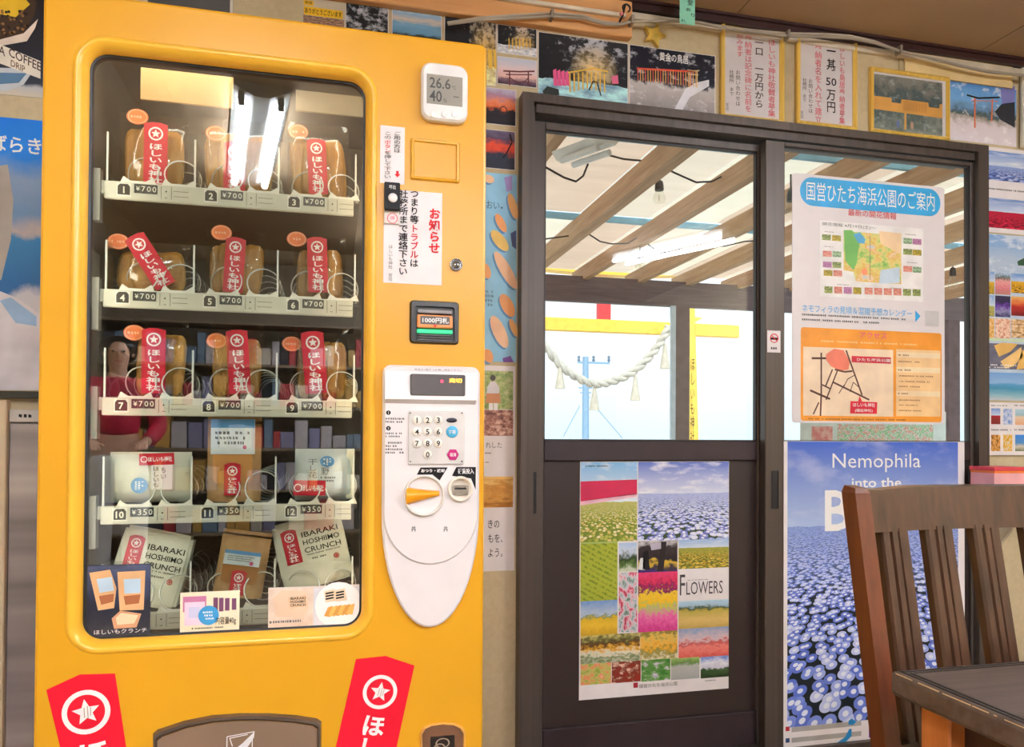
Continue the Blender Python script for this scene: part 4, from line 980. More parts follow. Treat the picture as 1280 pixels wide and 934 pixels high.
for i, ((bx0_, bx1_, by0), (lx_, ly_, lw, lh), tl, (sx_, sy_)) in enumerate(BAGS):
    r, c = i//3, i % 3; zb = SHELF[r]+0.002
    a = on_y(bx0_, by0, YP_); b = on_y(bx1_, by0, YP_); cx = (a.x+b.x)/2; w = b.x-a.x; h = a.z-zb; t_ = 0.052
    o = thing('dried_potato_bag', WHERE[i], 'bag', (cx, YP_, zb), group='bags of dried sweet potato in the machine')
    n = 4
    for k in range(n):
        s_ = bpy.data.objects.new('dried_potato', SL); COL.objects.link(s_); s_.parent = o
        s_.location = (-w*0.27+w*0.54*k/(n-1), 0.008-0.011*(k % 2)+random.uniform(-0.003, 0.003), h*0.42); s_.rotation_euler = (random.uniform(-.06, .06), random.uniform(-0.12, 0.12), random.uniform(-.15, .15)); s_.scale = (random.uniform(0.85, 1.05)*w/0.135, 1.0, h*random.uniform(.74, .82)/0.11)
    part('film', pillow(w, h, t_), FILM, o, True)
    yl = -t_/2-0.002
    px, pz = lpx(cx, zb, YP_+yl, lx_, ly_); sc = (YP_+yl)*1.02/F
    part('label', label_mb(px, pz, lw*sc, lh*sc, math.radians(tl), yl), [REDL, WHITE], o, True)
    px, pz = lpx(cx, zb, YP_-0.012, sx_, sy_); m = MB(); m.disc(px, pz, 11.5*sc, 9*sc, -0.0125, 0, 24); m.annulus(px, pz, 7.2*sc, 7.9*sc, -0.013, 1, 24, 1.28); scribble(m, (px-7*sc, px+7*sc, pz-2.4*sc, pz+2.2*sc), 1, -0.013, 1)
    part('sticker', m, [STK, plain((250, 190, 150), 0.4)], o, True)
# row 4
def goods(name, label, cat, px, r, h_px, rot=0.0, dy=0.0, lift=0.0):
    zb = SHELF[r]+0.002+lift; a = on_y(px[0], h_px, YP_+dy); b = on_y(px[1], h_px, YP_+dy)
    cx = (a.x+b.x)/2
    return thing(name, label, cat, (cx, YP_+dy, zb), (0, rot, 0)), b.x-a.x, a.z-zb, cx, zb
def at(cx, zb, y, *pxs): return [lpx(cx, zb, YP_+y, *p) for p in pxs]
o, w, h, cx, zb = goods('frosted_snack_bag', 'pale frosted snack bag with red band and blue dot above slot 10', 'bag', (138, 240), 3, 565)
part('pouch', pillow(w, h, 0.06, 0.05), FROST, o, True)
yl = -0.034
(x0, z1), (x1, z0) = at(cx, zb, yl, (189, 580), (215, 612)); part('card', MB().card(x0, x1, z0, z1, yl+0.001).add([], []), PAPER, o, True)
m = MB(); letter(m, '\u307b\u3057\u3044\u3082', (x0+0.003, x0+0.015, z0+0.004, z1-0.004), yl, 0, True); letter(m, '\u3061\u3044', (x0+0.017, x0+0.028, z0+0.02, z1-0.006), yl, 0, True); part('lettering', m, BLACK, o, True)
(lx_, lz_), = at(cx, zb, yl, (196, 574)); part('label', label_mb(lx_, lz_, 0.064, 0.023, 0.03, yl-0.0005, horiz=True), [REDL, WHITE], o, True)
(lx_, lz_), = at(cx, zb, yl, (174, 607)); m = MB().disc(lx_, lz_, 0.0155, 0.0155, yl, 0, 24); scribble(m, (lx_-0.009, lx_+0.009, lz_-0.008, lz_+0.008), 3, yl-0.0005, 1, True); part('sticker', m, [BLUEL, WHITE], o, True)
def kraft_pouch(label, px, r, top, rot, lift=0.0, tall=True):
    o, w, h, cx, zb = goods('kraft_pouch', label, 'pouch', px, r, top, rot, 0.004, lift)
    part('pouch', pillow(w, h, 0.055, 0.16, 2.8, 0.06, base=0), KRAFT, o, True)
    win = MB(); y = -0.0295
    win.poly(rrect(-w*0.36, w*0.36, h*0.22, h*0.62, 0.01, 4), y, 0); part('window', win, blotch([(0.35, (150, 96, 44)), (0.5, (214, 150, 84)), (0.7, (240, 204, 150))], (9, 9)), o, True)
    m = MB(); lz0, lz1 = (h*0.56, h*0.97) if tall else (h*0.5, h*0.72); lw = w*0.40 if tall else w*0.36
    m.card(-lw, lw*(1 if not tall else 1.02), lz0, lz1, y-0.002, 0); m.card(-lw, lw, lz1-(lz1-lz0)*0.25, lz1, y-0.0024, 1)
    scribble(m, (-lw*0.8, lw*0.8, lz0+(lz1-lz0)*0.25, lz0+(lz1-lz0)*0.68), 3, y-0.0026, 2); m.disc(lw*0.55, lz0+(lz1-lz0)*0.2, 0.004, 0.004, y-0.0026, 3, 12)
    part('header_card', m, [plain((226, 232, 236), 0.4), BLUEL, GREY, plain((226, 90, 140), 0.4)], o, True)
    part('label', label_mb(0, h*0.27 if tall else h*0.24, w*0.30, h*0.38, 0, y-0.004), [REDL, WHITE], o, True)
    part('seal', MB().box(-w/2, w/2, -0.002, 0.002, h*0.95, h*1.0), KRAFT, o, True)
kraft_pouch('brown paper pouch with blue header card standing above slot 11', (260, 327), 3, 521, 0.0)
o, w, h, cx, zb = goods('white_snack_bag', 'white snack bag with red band and blue dot above slot 12', 'bag', (369, 443), 3, 561)
part('pouch', pillow(w, h, 0.06, 0.06), plain((222, 230, 232), 0.3, 0.5, 0, 0.03), o, True)
part('side_fold', MB().box(w*0.36, w*0.5, -0.012, 0.012, 0.004, h*0.98), PACK, o, True)
m = MB(); letter(m, '\u5e72\u3057\u82b1', (-w*0.28, -w*0.12, h*0.44, h*0.82), yl, 0, True); letter(m, '\u6708\u91ce', (-w*0.06, w*0.08, h*0.50, h*0.82), yl, 0, True); scribble(m, (-w*0.1, w*0.2, h*0.36, h*0.48), 2, yl, 1); part('lettering', m, [GREY, GREY], o, True)
(lx_, lz_), = at(cx, zb, yl, (387, 610)); part('label', label_mb(lx_, lz_, 0.064, 0.031, -0.02, yl-0.0005, horiz=True), [REDL, WHITE], o, True)
(lx_, lz_), = at(cx, zb, yl, (409, 577)); m = MB().disc(lx_, lz_, 0.0145, 0.0115, yl, 0, 24); scribble(m, (lx_-0.009, lx_+0.009, lz_-0.006, lz_+0.006), 3, yl-0.0005, 1, True); part('sticker', m, [BLUEL, WHITE], o, True)
# bottom row
def packet(label, px, top, rot, w, h, t_, dx=0.0, dz=0.0, back=0.0):
    zb = SHELF[4]+0.004+dz; c = on_y((px[0]+px[1])/2, top, YP_)
    o = thing('snack_packet', label, 'packet', (c.x+dx, YP_+0.01+back, zb), (math.radians(-8), rot, 0))
    bm = bmesh.new(); bmesh.ops.create_cube(bm, size=1.0); bmesh.ops.subdivide_edges(bm, edges=bm.edges[:], cuts=3, use_grid_fill=True)
    for v in bm.verts:
        x, y, z = v.co.x*2, v.co.y*2, v.co.z*2
        k = 1-0.10*(abs(z)**4)-0.06*(abs(x)**4)
        v.co = Vector((x*w/2*(1-0.03*(abs(z)**3)), y*t_/2*k, h/2+z*h/2*(1-0.02*(abs(x)**3))))
    bmesh.ops.bevel(bm, geom=[e for e in bm.edges if len(e.link_faces) == 2 and e.calc_face_angle() > 0.8], offset=0.006, segments=2, affect='EDGES')
    part('wrapper', MB().bm(bm), PACK, o, True)
    y = -t_/2-0.0012
    part('label', label_mb(-w*0.27, h*0.63, w*0.22, h*0.50, 0.02, y), [REDL, WHITE], o, True)
    m = MB()
    for k, s_ in enumerate(('IBARAKI', 'HOSHIIMO', 'CRUNCH')): letter(m, s_, (-w*0.10, w*0.42, h*(0.80-0.115*k)-h*0.075, h*(0.80-0.115*k)), y, 0, bold=0.006)
    scribble(m, (-w*0.08, w*0.40, h*0.45, h*0.48), 1, y, 1); scribble(m, (-w*0.02, w*0.22, h*0.38, h*0.42), 1, y, 1)
    m.annulus(w*0.32, h*0.36, 0.004, 0.0056, y, 2, 16); m.poly(star(w*0.32, h*0.36, 0.004), y, 2)
    part('lettering', m, [BLACK, GREY, RED], o, True)
packet('cream snack packet leaning right, above the photo card of two pouches', (150, 238), 665, math.radians(13), 0.135, 0.152, 0.05, -0.026, -0.003)
packet('cream snack box leaning left, above the card with biscuits on a plate', (345, 440), 660, math.radians(-13), 0.145, 0.145, 0.06, 0.014, 0.022, 0.01)
kraft_pouch('brown paper pouch leaning in the bottom row between the two cream packets', (266, 328), 4, 664, math.radians(9), 0.012, False)
# cards on the inside edge of the glass
YG = MF+GD-0.0006
s = Sheet('photo_card', 'dark photo card of two paper pouches in the lower left window corner', 'card', YG, (109.5, 707, 187.5, 801), plain((44, 50, 70), 0.35), 0.0012)
s.photo((110, 708, 187, 800), bands([(0.0, (58, 58, 66)), (0.45, (34, 38, 54)), (0.8, (66, 74, 104)), (1.0, (84, 92, 120))], (3, 3), 0.3))
KL, KS = plain((226, 178, 128), 0.5), plain((190, 216, 236), 0.4)
s.shape([(112, 716), (138, 712), (146, 735), (143, 760), (123, 763)], KL).shape([(147, 715), (182, 713), (180, 762), (150, 763)], KL)
s.shape([(121, 724), (140, 721), (143, 738), (125, 741)], KS, .001).shape([(155, 724), (176, 723), (176, 741), (156, 742)], KS, .001)
s.shape([(124, 745), (143, 742), (142, 752), (127, 756)], plain((170, 100, 60), .5), .001).shape([(155, 745), (176, 743), (174, 754), (157, 756)], plain((170, 100, 60), .5), .001)
s.shape([(140, 773), (151, 763), (177, 767), (171, 784), (143, 786)], plain((214, 158, 120), .5)).shape([(145, 772), (152, 766), (173, 769), (168, 779), (147, 781)], plain((240, 214, 176), .5), .001)
s.text((118, 786, 184, 791.5), '\u307b\u3057\u3044\u3082\u30af\u30e9\u30f3\u30c1', WHITE); s.tiny((114, 794, 180, 798.5), 1, WHITE)
part('tape', MB().card(*rect(YG, 131, 702, 161, 711), YG-0.002), clear('clear_tape', (235, 238, 240), 1.6, .1, 1.5), s.o); s.done()
s = Sheet('price_card', 'cream card with pink pouch picture and blue dot at the window foot', 'card', YG, (225.5, 741, 299, 797), plain((244, 234, 204), 0.45), 0.0012)
PNK = plain((206, 128, 168), 0.5)
s.block((229, 746, 258, 764), PNK).block((231, 753, 256, 781), plain((240, 214, 236), 0.5), .0009).block((236, 759, 250, 772), plain((208, 206, 236), .5), .001)
for k, x in enumerate((267, 274, 281.5, 290)): s.block((x, 747+k*0.3, x+5.5, 765-k), plain((120, 70, 104), 0.5))
s.round(261, 769, 11, plain((64, 160, 220), .4), .0013); s.tiny((254, 763, 268, 775), 3, WHITE, lift=.0016); s.text((270, 771, 295, 780.5), '\u5185\u5bb9\u91cf40g', BLACK, lift=.0018)
s.tiny((240, 783, 285, 786), 1, BLACK); s.tiny((238, 787.5, 297, 790.5), 1, BLACK); s.tiny((229, 792, 297, 795), 1, BLACK); s.done()
s = Sheet('biscuit_card', 'pale photo card of biscuits on a plate at the right window foot', 'card', YG, (335.5, 735, 451, 786), plain((226, 214, 206), 0.4), 0.0012)
s.photo((336, 736, 392, 785), blotch([(0.3, (220, 192, 170)), (0.7, (240, 224, 208))], (2, 2))); s.photo((392, 735, 451, 785), blotch([(0.3, (206, 204, 210)), (0.7, (232, 230, 234))], (2, 2)))
s.shape([(341, 748), (352, 738), (383, 739), (386, 760), (380, 772), (345, 771)], plain((236, 206, 178), .5)).shape([(360, 747), (382, 743), (385, 757), (362, 761)], plain((232, 196, 160), .5), .001)
for k, st in enumerate(('IBARAKI', 'HOSHIIMO', 'CRUNCH')): s.text((363, 746+k*4.2, 382, 749.4+k*4.2), st, BLACK, bold=.02)
s.tiny((337, 774, 388, 779), 1, GREY)
s.round(423, 756, 27, WHITE, .0007)
for k in range(6): s.shape([(405+k*5.5, 770-k*.6), (410+k*5.5, 759-k*.6), (416+k*5.5, 757-k*.6), (413+k*5.5, 771-k*.6)], plain((236, 184, 96), .5) if k % 2 else plain((214, 154, 70), .5), .0011+.00006*k)
for x, y in ((411, 745), (424, 744)):
    s.shape([(x-6, y-6), (x+7, y-9), (x+10, y+6), (x-4, y+8)], plain((240, 216, 184), .5), .001)
    for k in range(3): s.line([(x-4, y-3+k*3.4), (x+6, y-5+k*3.4)], .003, BLACK, .0013)
s.done()
# ================================================================== fixed to the machine's front
x0, x1, z0, z1 = rect(MF, 526, 80.5, 583, 158)
th = thing('thermometer', 'white digital thermometer hygrometer stuck on the machine', 'thermometer', ((x0+x1)/2, MF, z0))
m = MB(); a = rrect(x0, x1, z0, z1, 0.020, 6); b = rrect(x0+0.004, x1-0.004, z0+0.004, z1-0.004, 0.017, 6)
m.loft([[(x, MF, z) for x, z in a], [(x, MF-0.012, z) for x, z in a], [(x, MF-0.017, z) for x, z in b]], 0, False); m.poly(b, MF-0.017)
part('case', m, plain((240, 238, 236), 0.3), th)
q = rect(MF-0.017, 533.5, 92, 578, 134); m = MB().card(*q, MF-0.0175, 0)
w, h = q[1]-q[0], q[3]-q[2]; L = lambda s_, a_, b_, c_, d_, **k: letter(m, s_, (q[0]+w*a_, q[0]+w*b_, q[2]+h*c_, q[2]+h*d_), MF-0.0179, 1, **k)
L('26.6', 0.08, 0.66, 0.54, 0.90, bold=0.012); L('\u2103', 0.70, 0.82, 0.56, 0.68); L('40', 0.08, 0.42, 0.08, 0.46, bold=0.012); L('%', 0.46, 0.56, 0.10, 0.22); L('\u30fc', 0.74, 0.9, 0.30, 0.33)
part('screen', m, [plain((156, 152, 142), 0.25), plain((62, 60, 58), 0.4)], th)
for x in (541, 555, 568):
    c = on_y(x, 143, MF-0.017); part('button', MB().lathe([(0.0062, 0), (0.0062, -0.001), (0.005, -0.002), (0, -0.0021)], (c.x, MF-0.017, c.z), 'y', 16), plain((250, 248, 246), 0.3), th)
s = Sheet('button_notice', 'narrow white paper strip with vertical writing and red arrow', 'notice', MF-0.0005, (475.5, 156.5, 505.5, 231), PAPER, 0.0006)
s.text((492, 164, 501, 192), '\u3054\u7528\u306e\u65b9\u306f', BLACK, True); s.text((480, 164, 489, 224), '\u3053\u306e\u3000\u3000\u3000\u3092\u62bc\u3057\u3066\u4e0b\u3055\u3044', BLACK, True)
s.text((480, 175, 489, 192), '\u30dc\u30bf\u30f3', RED, True); s.shape([(495.2, 214), (498.2, 214), (498.2, 218), (500.5, 218), (496.7, 222), (492.8, 218), (495.2, 218)], RED); s.done()
s = Sheet('trouble_notice', 'white paper notice in red and black vertical writing on the machine', 'notice', MF-0.0005, (480, 236, 552, 357), PAPER, 0.0006)
s.text((536, 260, 550, 318), '\u304a\u77e5\u3089\u305b', RED, True, .03); s.text((512.5, 236.5, 523, 335), '\u3064\u307e\u308a\u7b49\u3000\u3000\u3000\u3000\u306f', BLACK, True, .015); s.text((512.5, 280.3, 523, 324), '\u30c8\u30e9\u30d6\u30eb', RED, True, .015)
s.text((498.5, 237, 509.5, 345), '\u793e\u52d9\u6240\u307e\u3067\u9023\u7d61\u4e0b\u3055\u3044', BLACK, True, .015); s.text((485.5, 306, 490.5, 352), '\u307b\u3057\u3044\u3082\u795e\u793e\u3000\u5bae\u53f8', GREY, True); s.done()
x0, x1, z0, z1 = rect(MF, 480, 230, 499, 281.5)
dv = thing('call_button', 'small black call button box with pink seal below it', 'button', ((x0+x1)/2, MF, z0))
zm = rect(MF, 480, 230, 499, 266)[2]
part('base_plate', MB().rbox(x0, x1, MF-0.006, MF-0.0012, z0, z1, 0.001, 1), plain((222, 212, 204), 0.4), dv)
part('black_case', MB().rbox(x0, x1, MF-0.016, MF-0.006, zm, z1, 0.002, 2), plain((18, 18, 24), 0.7), dv)
c = on_y(491, 247.5, MF-0.016); part('push_button', MB().lathe([(0.0088, 0), (0.0088, -0.002), (0.007, -0.0035), (0, -0.004)], (c.x, MF-0.016, c.z), 'y', 20), plain((240, 238, 236), 0.3), dv)
m = MB(); letter(m, '\u547c\u51fa', (x0+0.009, x0+0.021, z1-0.014, z1-0.006), MF-0.0165, 0); part('lettering', m, WHITE, dv)
c = on_y(490.5, 273, MF-0.006); m = MB().annulus(c.x, c.z, 0.0088, 0.0102, MF-0.0064, 0, 24).disc(c.x, c.z, 0.0076, 0.0076, MF-0.0064, 1, 20); letter(m, '\u62bc', (c.x-0.004, c.x+0.004, c.z-0.004, c.z+0.004), MF-0.0068, 0)
part('seal', m, [plain((222, 60, 84), 0.4), plain((250, 214, 214), 0.4)], dv)
# ================================================================== papers, pictures and boards on the door wall
W_ = D-0.0005
# wooden board high on the wall
PINE = wood('pine_board', (222, 158, 98), (240, 188, 130), 0, 0.5, 0.5)
lw0 = on_y(394, 4, D); lw1 = on_y(786, 51, D)
zb = (on_y(600, 29.5, D).z+lw1.z)/2
solo('pine_board', MB().rbox(on_y(330, 0, D).x, lw1.x, D-0.03, D-0.001, zb, zb+0.125, 0.003, 1), PINE, 'long orange pine board fixed along the wall above the machine', 'board')
solo('pine_sheet', MB().box(*(lambda r: (r[0], r[1], D-0.012, D-0.007, r[2], r[3]))(rect(D, 1128, 73, 1262, 103))), plain((232, 206, 150), 0.5, 0.4, 0, .03), 'pale wooden panel under the ceiling above the gold framed picture', 'wood sheet')
solo('white_duct', MB().rbox(on_y(560, 0, D-.04).x, on_y(782, 20, D-.04).x, D-0.044, D-0.03, on_y(782, 22, D-.04).z, on_y(782, 17, D-.04).z, 0.002, 1), plain((236, 226, 208), 0.4), 'thin cream cable duct along the pine board', 'cable duct')
# cable
cp_ = [(560, 30), (600, 25), (640, 23), (690, 20), (730, 23), (755, 30), (775, 31), (790, 27), (815, 26.5), (850, 26), (875, 28), (897, 33), (925, 37), (960, 42), (985, 45), (1030, 46), (1065, 48), (1095, 54), (1125, 64), (1160, 72), (1200, 82), (1240, 90), (1280, 94), (1320, 98)]
cab = []
for i in range(len(cp_)-1):
    for k in range(4):
        t_ = k/4; cab.append(on_y(cp_[i][0]*(1-t_)+cp_[i+1][0]*t_, cp_[i][1]*(1-t_)+cp_[i+1][1]*t_, D-0.05))
cb = thing('grey_cable', 'grey cable bundle sagging along the wall under the ceiling', 'cable', cab[0])
part('cable', MB().tube(cab, 0.0046, 8), plain((168, 158, 142), 0.5), cb); part('cable', MB().tube([p+Vector((0, 0.012, 0.010+0.006*math.sin(i*.13))) for i, p in enumerate(cab)], 0.0036, 8), plain((190, 180, 162), 0.5), cb)
for px, py in ((690, 20), (790, 27), (985, 45), (1125, 64)): c = on_y(px, py, D-0.05); part('cable_clip', MB().box(c.x-0.004, c.x+0.004, D-0.058, D-0.03, c.z-0.008, c.z+0.018), plain((150, 140, 126), .5), cb)
# hook with a pink tag
c = on_y(783, 15, D-0.07)
hk = thing('wall_hook', 'dark metal hook with a pink bead above the gold star', 'hook', c)
part('hook', MB().tube([c+Vector((0.012*math.cos(a), 0, 0.012*math.sin(a)+0.012)) for a in [math.radians(d) for d in range(-60, 250, 20)]], 0.0028, 8), plain((60, 50, 48), 0.3, .5, .7), hk)
part('stem', MB().tube([c+Vector((-0.004, 0.0, 0.02)), c+Vector((-0.012, 0, -0.012)), c+Vector((-0.010, 0.06, -0.02))], 0.003, 8), plain((40, 34, 34), 0.3, .5, .5), hk)
part('bead', MB().lathe([(0, -.006), (.005, -.004), (.007, 0), (.005, .004), (0, .006)], c+Vector((-0.016, 0, -0.008)), 'z', 12), plain((232, 130, 140), .4), hk)
# mint paper strip hanging from the ceiling
Ym = D-0.10
x0, x1, z0, z1 = rect(Ym, 849.5, 0, 868.5, 32)
s = Sheet('mint_strip', 'mint green paper strip hanging from the ceiling', 'paper strip', Ym, (849.5, 0, 868.5, 32), plain((150, 228, 200), 0.6), 0.001)
s.o.data.transform(Matrix.Identity(4))
for v in s.o.data.vertices:
    if v.co.z > 0.02: v.co.z = CZ-s.o.location.z
s.text((859, 0, 866, 8), '\u611b', BLACK); s.text((857, 10, 863, 15), '\u3042', BLACK); s.text((863.5, 17, 868, 22), '\u308a', BLACK); s.text((851, 24, 857, 29), '\u308c', BLACK); s.done()
# gold star
c = on_y(816, 46, D); m = MB().prism([(x, z) for x, z in star(c.x, c.z, 0.041, 0.45, 0.30)], D-0.016, D-0.001)
solo('gold_star', m, plain((232, 196, 92), 0.35, .5, .3, .08, 40), 'gold star pinned above the night photograph', 'star')
def torii(s, x0, x1, y0, y1, m, w=1.6):
    k = (x1-x0)
    s.line([(x0, y0), ((x0+x1)/2, y0+1), (x1, y0+0.5)], w*.0028, m); s.line([(x0+k*.08, y0+(y1-y0)*.25), (x1-k*.08, y0+(y1-y0)*.27)], w*.002, m)
    for f in (.2, .8): s.line([(x0+k*f, y0), (x0+k*f, y1)], w*.0024, m)
# photographs in a row behind the machine's top
s = Sheet('dark_board', 'dark grey board just showing above the top of the machine', 'board', W_, (186, -60, 291, 34), plain((86, 84, 84), .5), .004)
s.block((288.5, -58, 291, 33), plain((220, 214, 204), .5)); s.done()
s = Sheet('pale_board', 'pale orange board showing above the machine at the far left', 'board', W_, (140, -70, 184, 20), plain((226, 196, 170), .5), .004); s.done()
s = Sheet('yellow_caption_photo', 'photo strip with yellow lettered caption behind the machine top', 'photo', W_, (378, -14, 431, 38), plain((206, 196, 176), .5), .001)
YLW = plain((246, 196, 30), .5)
s.block((379.5, 0, 392, 8), YLW).block((379.5, 11, 428.5, 21.5), YLW); s.text((381, 12.5, 427, 19.5), '\u3042\u308a\u304c\u3068\u3046\u3054\u3056\u3044\u307e\u3059', BLACK, bold=.01); s.text((381, 1, 390.5, 6.5), '\u53c2\u62dd', BLACK)
s.photo((379, 22, 430, 38), blotch([(.35, (90, 70, 70)), (.5, (160, 120, 100)), (.65, (210, 180, 150))], (9, 9))); s.done()
def snap(label, box, m, paper=PAPER, t=.001): 
    s = Sheet('photograph', label, 'photo', W_, box, paper, t, 'photographs along the top of the wall'); s.photo((box[0]+.8, box[1]+.8, box[2]-.8, box[3]-.8), m); return s
snap('dark tree photograph right of the yellow caption', (432, -2, 485.5, 46), blotch([(.40, (196, 198, 206)), (.50, (120, 124, 130)), (.54, (24, 26, 30))], (5, 5), 8)).done()
s = snap('blue sea and sky photograph at the machine top edge', (490, 6, 552, 56), bands([(0, (40, 40, 40)), (.16, (60, 70, 70)), (.24, (110, 160, 196)), (.5, (130, 180, 214)), (.62, (224, 206, 190)), (.8, (150, 190, 220)), (1, (240, 246, 250))], (4, 10), .12)); s.done()
s = snap('dusk tree and golden light photograph above the machine corner', (555.5, 18, 620, 108), lit_night((220, 214, 200), (255, 206, 110), (190, 160, 110), .8, .5, .5)); 
s.line([(612, 62), (613, 86)], .012, GOLD); s.line([(618, 62), (619, 86)], .008, GOLD); s.done()
s = snap('golden torii by night photograph next to the machine corner', (621.5, 30, 671, 72), lit_night((228, 214, 196), (255, 214, 140), (160, 170, 190), .65, .4, .5))
for k in range(7): s.line([(636+k*4.4, 48), (636.4+k*4.4, 62)], .003, GOLD)
s.done()
s = snap('pink sky photograph with a dark red torii and rope', (621.5, 70, 671, 110.5), bands([(0, (60, 40, 50)), (.14, (120, 90, 110)), (.3, (240, 196, 190)), (.6, (240, 220, 224)), (1, (206, 214, 232))], (4, 6), .15))
DR = plain((110, 40, 40), .5); torii(s, 629, 668, 89, 107, DR, 1.7); s.line([(637, 97), (643, 102), (650, 103.5), (656, 102), (661, 97)], .003, DR); s.done()
s = snap('large photograph of lit golden torii under dark trees', (672.5, 39.5, 785, 134), lit_night((206, 210, 220), (255, 222, 150), (120, 160, 190), .62, .52, .42))
for k in range(9): s.line([(712+k*5.4, 90+abs(4-k)*.5), (712.4+k*5.4, 111+abs(4-k)*1.2)], .0045, GOLD)
s.line([(710, 91), (742, 86), (760, 90)], .005, GOLD)
for k in range(4): s.shape([(691+k*5, 88+k), (695+k*5, 86+k), (697+k*5, 108), (692+k*5, 107)], plain((236, 90, 150), .5))
s.shape([(764, 96), (772, 94), (773, 105), (765, 105)], plain((236, 110, 150), .5)); s.line([(736, 113), (741, 102), (746, 103), (751, 120)], .004, BLACK)
s.shape([(678, 114), (684, 108), (698, 112), (699, 119), (680, 121)], plain((24, 34, 26), .6)); s.done()
s = snap('night photograph captioned in white showing a row of golden torii', (786.5, 55.5, 894, 149.5), bands([(0, (140, 134, 130)), (.25, (176, 170, 170)), (.42, (196, 192, 190)), (.47, (60, 60, 70)), (.55, (16, 18, 34)), (1, (14, 14, 32))], (10, 5), .14, 5, 1, ((240, 240, 250), 7, .55, .5)))
s.text((824, 67.5, 860, 78.5), '\u9ec4\u91d1\u306e\u9ce5\u5c45', WHITE, bold=.01)
for k in range(24): s.line([(797+k*3.15, 87+k*.12), (797.2+k*3.15, 101+k*.35)], .0026, plain((240, 180, 90), .5) if k % 3 else plain((232, 96, 70), .5))
s.line([(796, 86), (868, 90)], .006, plain((226, 84, 60), .5)); torii(s, 859, 874, 88, 110, plain((250, 214, 150), .5), 1.4)
s.shape([(838, 150-4), (856, 112), (868, 104), (886, 100), (886, 108), (862, 122), (848, 146)], plain((232, 232, 238), .6), .0006); s.done()
# small sunset photographs between machine and door
s = snap('sunset photograph with a heart shape beside the door frame', (600, 108, 645, 158.5), bands([(0, (24, 24, 34)), (.38, (40, 34, 44)), (.45, (236, 110, 60)), (.6, (246, 150, 110)), (.8, (180, 140, 170)), (1, (200, 196, 220))], (4, 8), .16)); 
c = on_y(629, 138, W_); s.mb.annulus(c.x, c.z, .009, .0125, s.y-.001, s.mi(plain((90, 40, 30), .5)), 16); s.done()
s = snap('red sunset over dark water photograph beside the door frame', (600, 160.5, 644, 213.5), bands([(0, (22, 26, 44)), (.35, (40, 44, 66)), (.5, (220, 70, 44)), (.62, (236, 84, 50)), (.78, (70, 60, 90)), (1, (110, 100, 130))], (4, 7), .2))
s.line([(637, 168), (640, 178), (633, 192), (628, 198)], .004, BLACK); s.done()
s = Sheet('sweet_potato_poster', 'light blue poster with orange sweet potato slices between machine and door', 'poster', W_, (596, 214.5, 645, 453), plain((150, 206, 236), .5), .001)
s.text((608, 251, 624, 262), '\u304a\u3044', plain((60, 90, 130), .5)); s.round(627, 260, 1.2, plain((60, 90, 130), .5)); s.tiny((606, 362, 618, 384), 4, plain((110, 150, 180), .5))
OR1, OR2, OR3, SHD = plain((248, 170, 104), .5), plain((250, 190, 120), .5), plain((252, 200, 160), .5), plain((96, 150, 200), .5)
def chip(cx, cy, a, b, rot, m):
    ps = [(cx+a*math.cos(t)*math.cos(rot)-b*math.sin(t)*math.sin(rot), cy+a*math.cos(t)*math.sin(rot)+b*math.sin(t)*math.cos(rot)) for t in [2*math.pi*k/16 for k in range(16)]]
    s.shape([(x-2, y+2) for x, y in ps], SHD, .0006); s.shape(ps, m, .0009)
chip(626, 279, 13, 5, 1.1, OR1); chip(624.5, 301, 16, 7, .9, plain((246, 206, 110), .5)); chip(641, 258, 17, 5, 1.3, OR2); chip(632, 338, 27, 7, 1.05, OR3); chip(608, 339, 10, 5, 1.3, OR1); chip(634, 382, 16, 7.5, 1.1, OR1); chip(624, 415, 22, 8, 1.15, OR3); chip(642, 410, 12, 4, 1.2, OR2); chip(610, 445, 9, 6, 1.2, OR1); chip(611, 224, 7, 5, .4, OR3)
s.shape([(630, 222), (640, 220), (640, 238), (633, 240)], plain((170, 150, 214), .5)); s.shape([(628, 448), (638, 445), (642, 453), (629, 453)], plain((120, 70, 160), .5)); s.shape([(638, 292), (645, 288), (645, 312), (640, 308)], plain((70, 80, 130), .5)); s.done()
s = Sheet('harvest_poster', 'white poster strip with harvest photos and handwriting beside the door', 'poster', W_, (592, 456.5, 643, 713), PAPER, .001)
s.photo((592, 463, 641, 512), blotch([(.35, (110, 140, 70)), (.5, (160, 178, 104)), (.65, (206, 206, 150))], (9, 9))); s.photo((592, 512, 641, 545), blotch([(.36, (96, 52, 44)), (.5, (176, 120, 104)), (.62, (226, 190, 170))], (7, 7)))
s.shape([(609, 484), (613, 477), (619, 477), (624, 484), (624, 492), (608, 492)], plain((228, 224, 226), .5)).shape([(608, 492), (625, 492), (626, 504), (607, 504)], plain((206, 140, 90), .5)).round(616, 472.5, 3.6, plain((70, 60, 56), .5)).shape([(611, 504), (616, 504), (616, 513), (611, 513)], WHITE).shape([(617, 504), (622, 504), (622, 513), (617, 513)], WHITE)
s.text((607, 553, 627, 560), '\u308c\u3057\u305f', GREY); s.tiny((606, 565, 614, 568), 1, GREY); s.tiny((606, 577, 611, 579), 1, GREY)
s.photo((592, 596, 641, 634), bands([(0, (176, 112, 40)), (.4, (226, 168, 80)), (.6, (206, 140, 58)), (1, (240, 200, 120))], (3, 9), .7))
for k, st in enumerate(('\u304d\u306e', '\u3082\u3092\u3001', '\u3088\u3046\u3002')): s.text((610, 650+k*18, 624 if k == 0 else 628, 660+k*18), st, BLACK)
s.done()
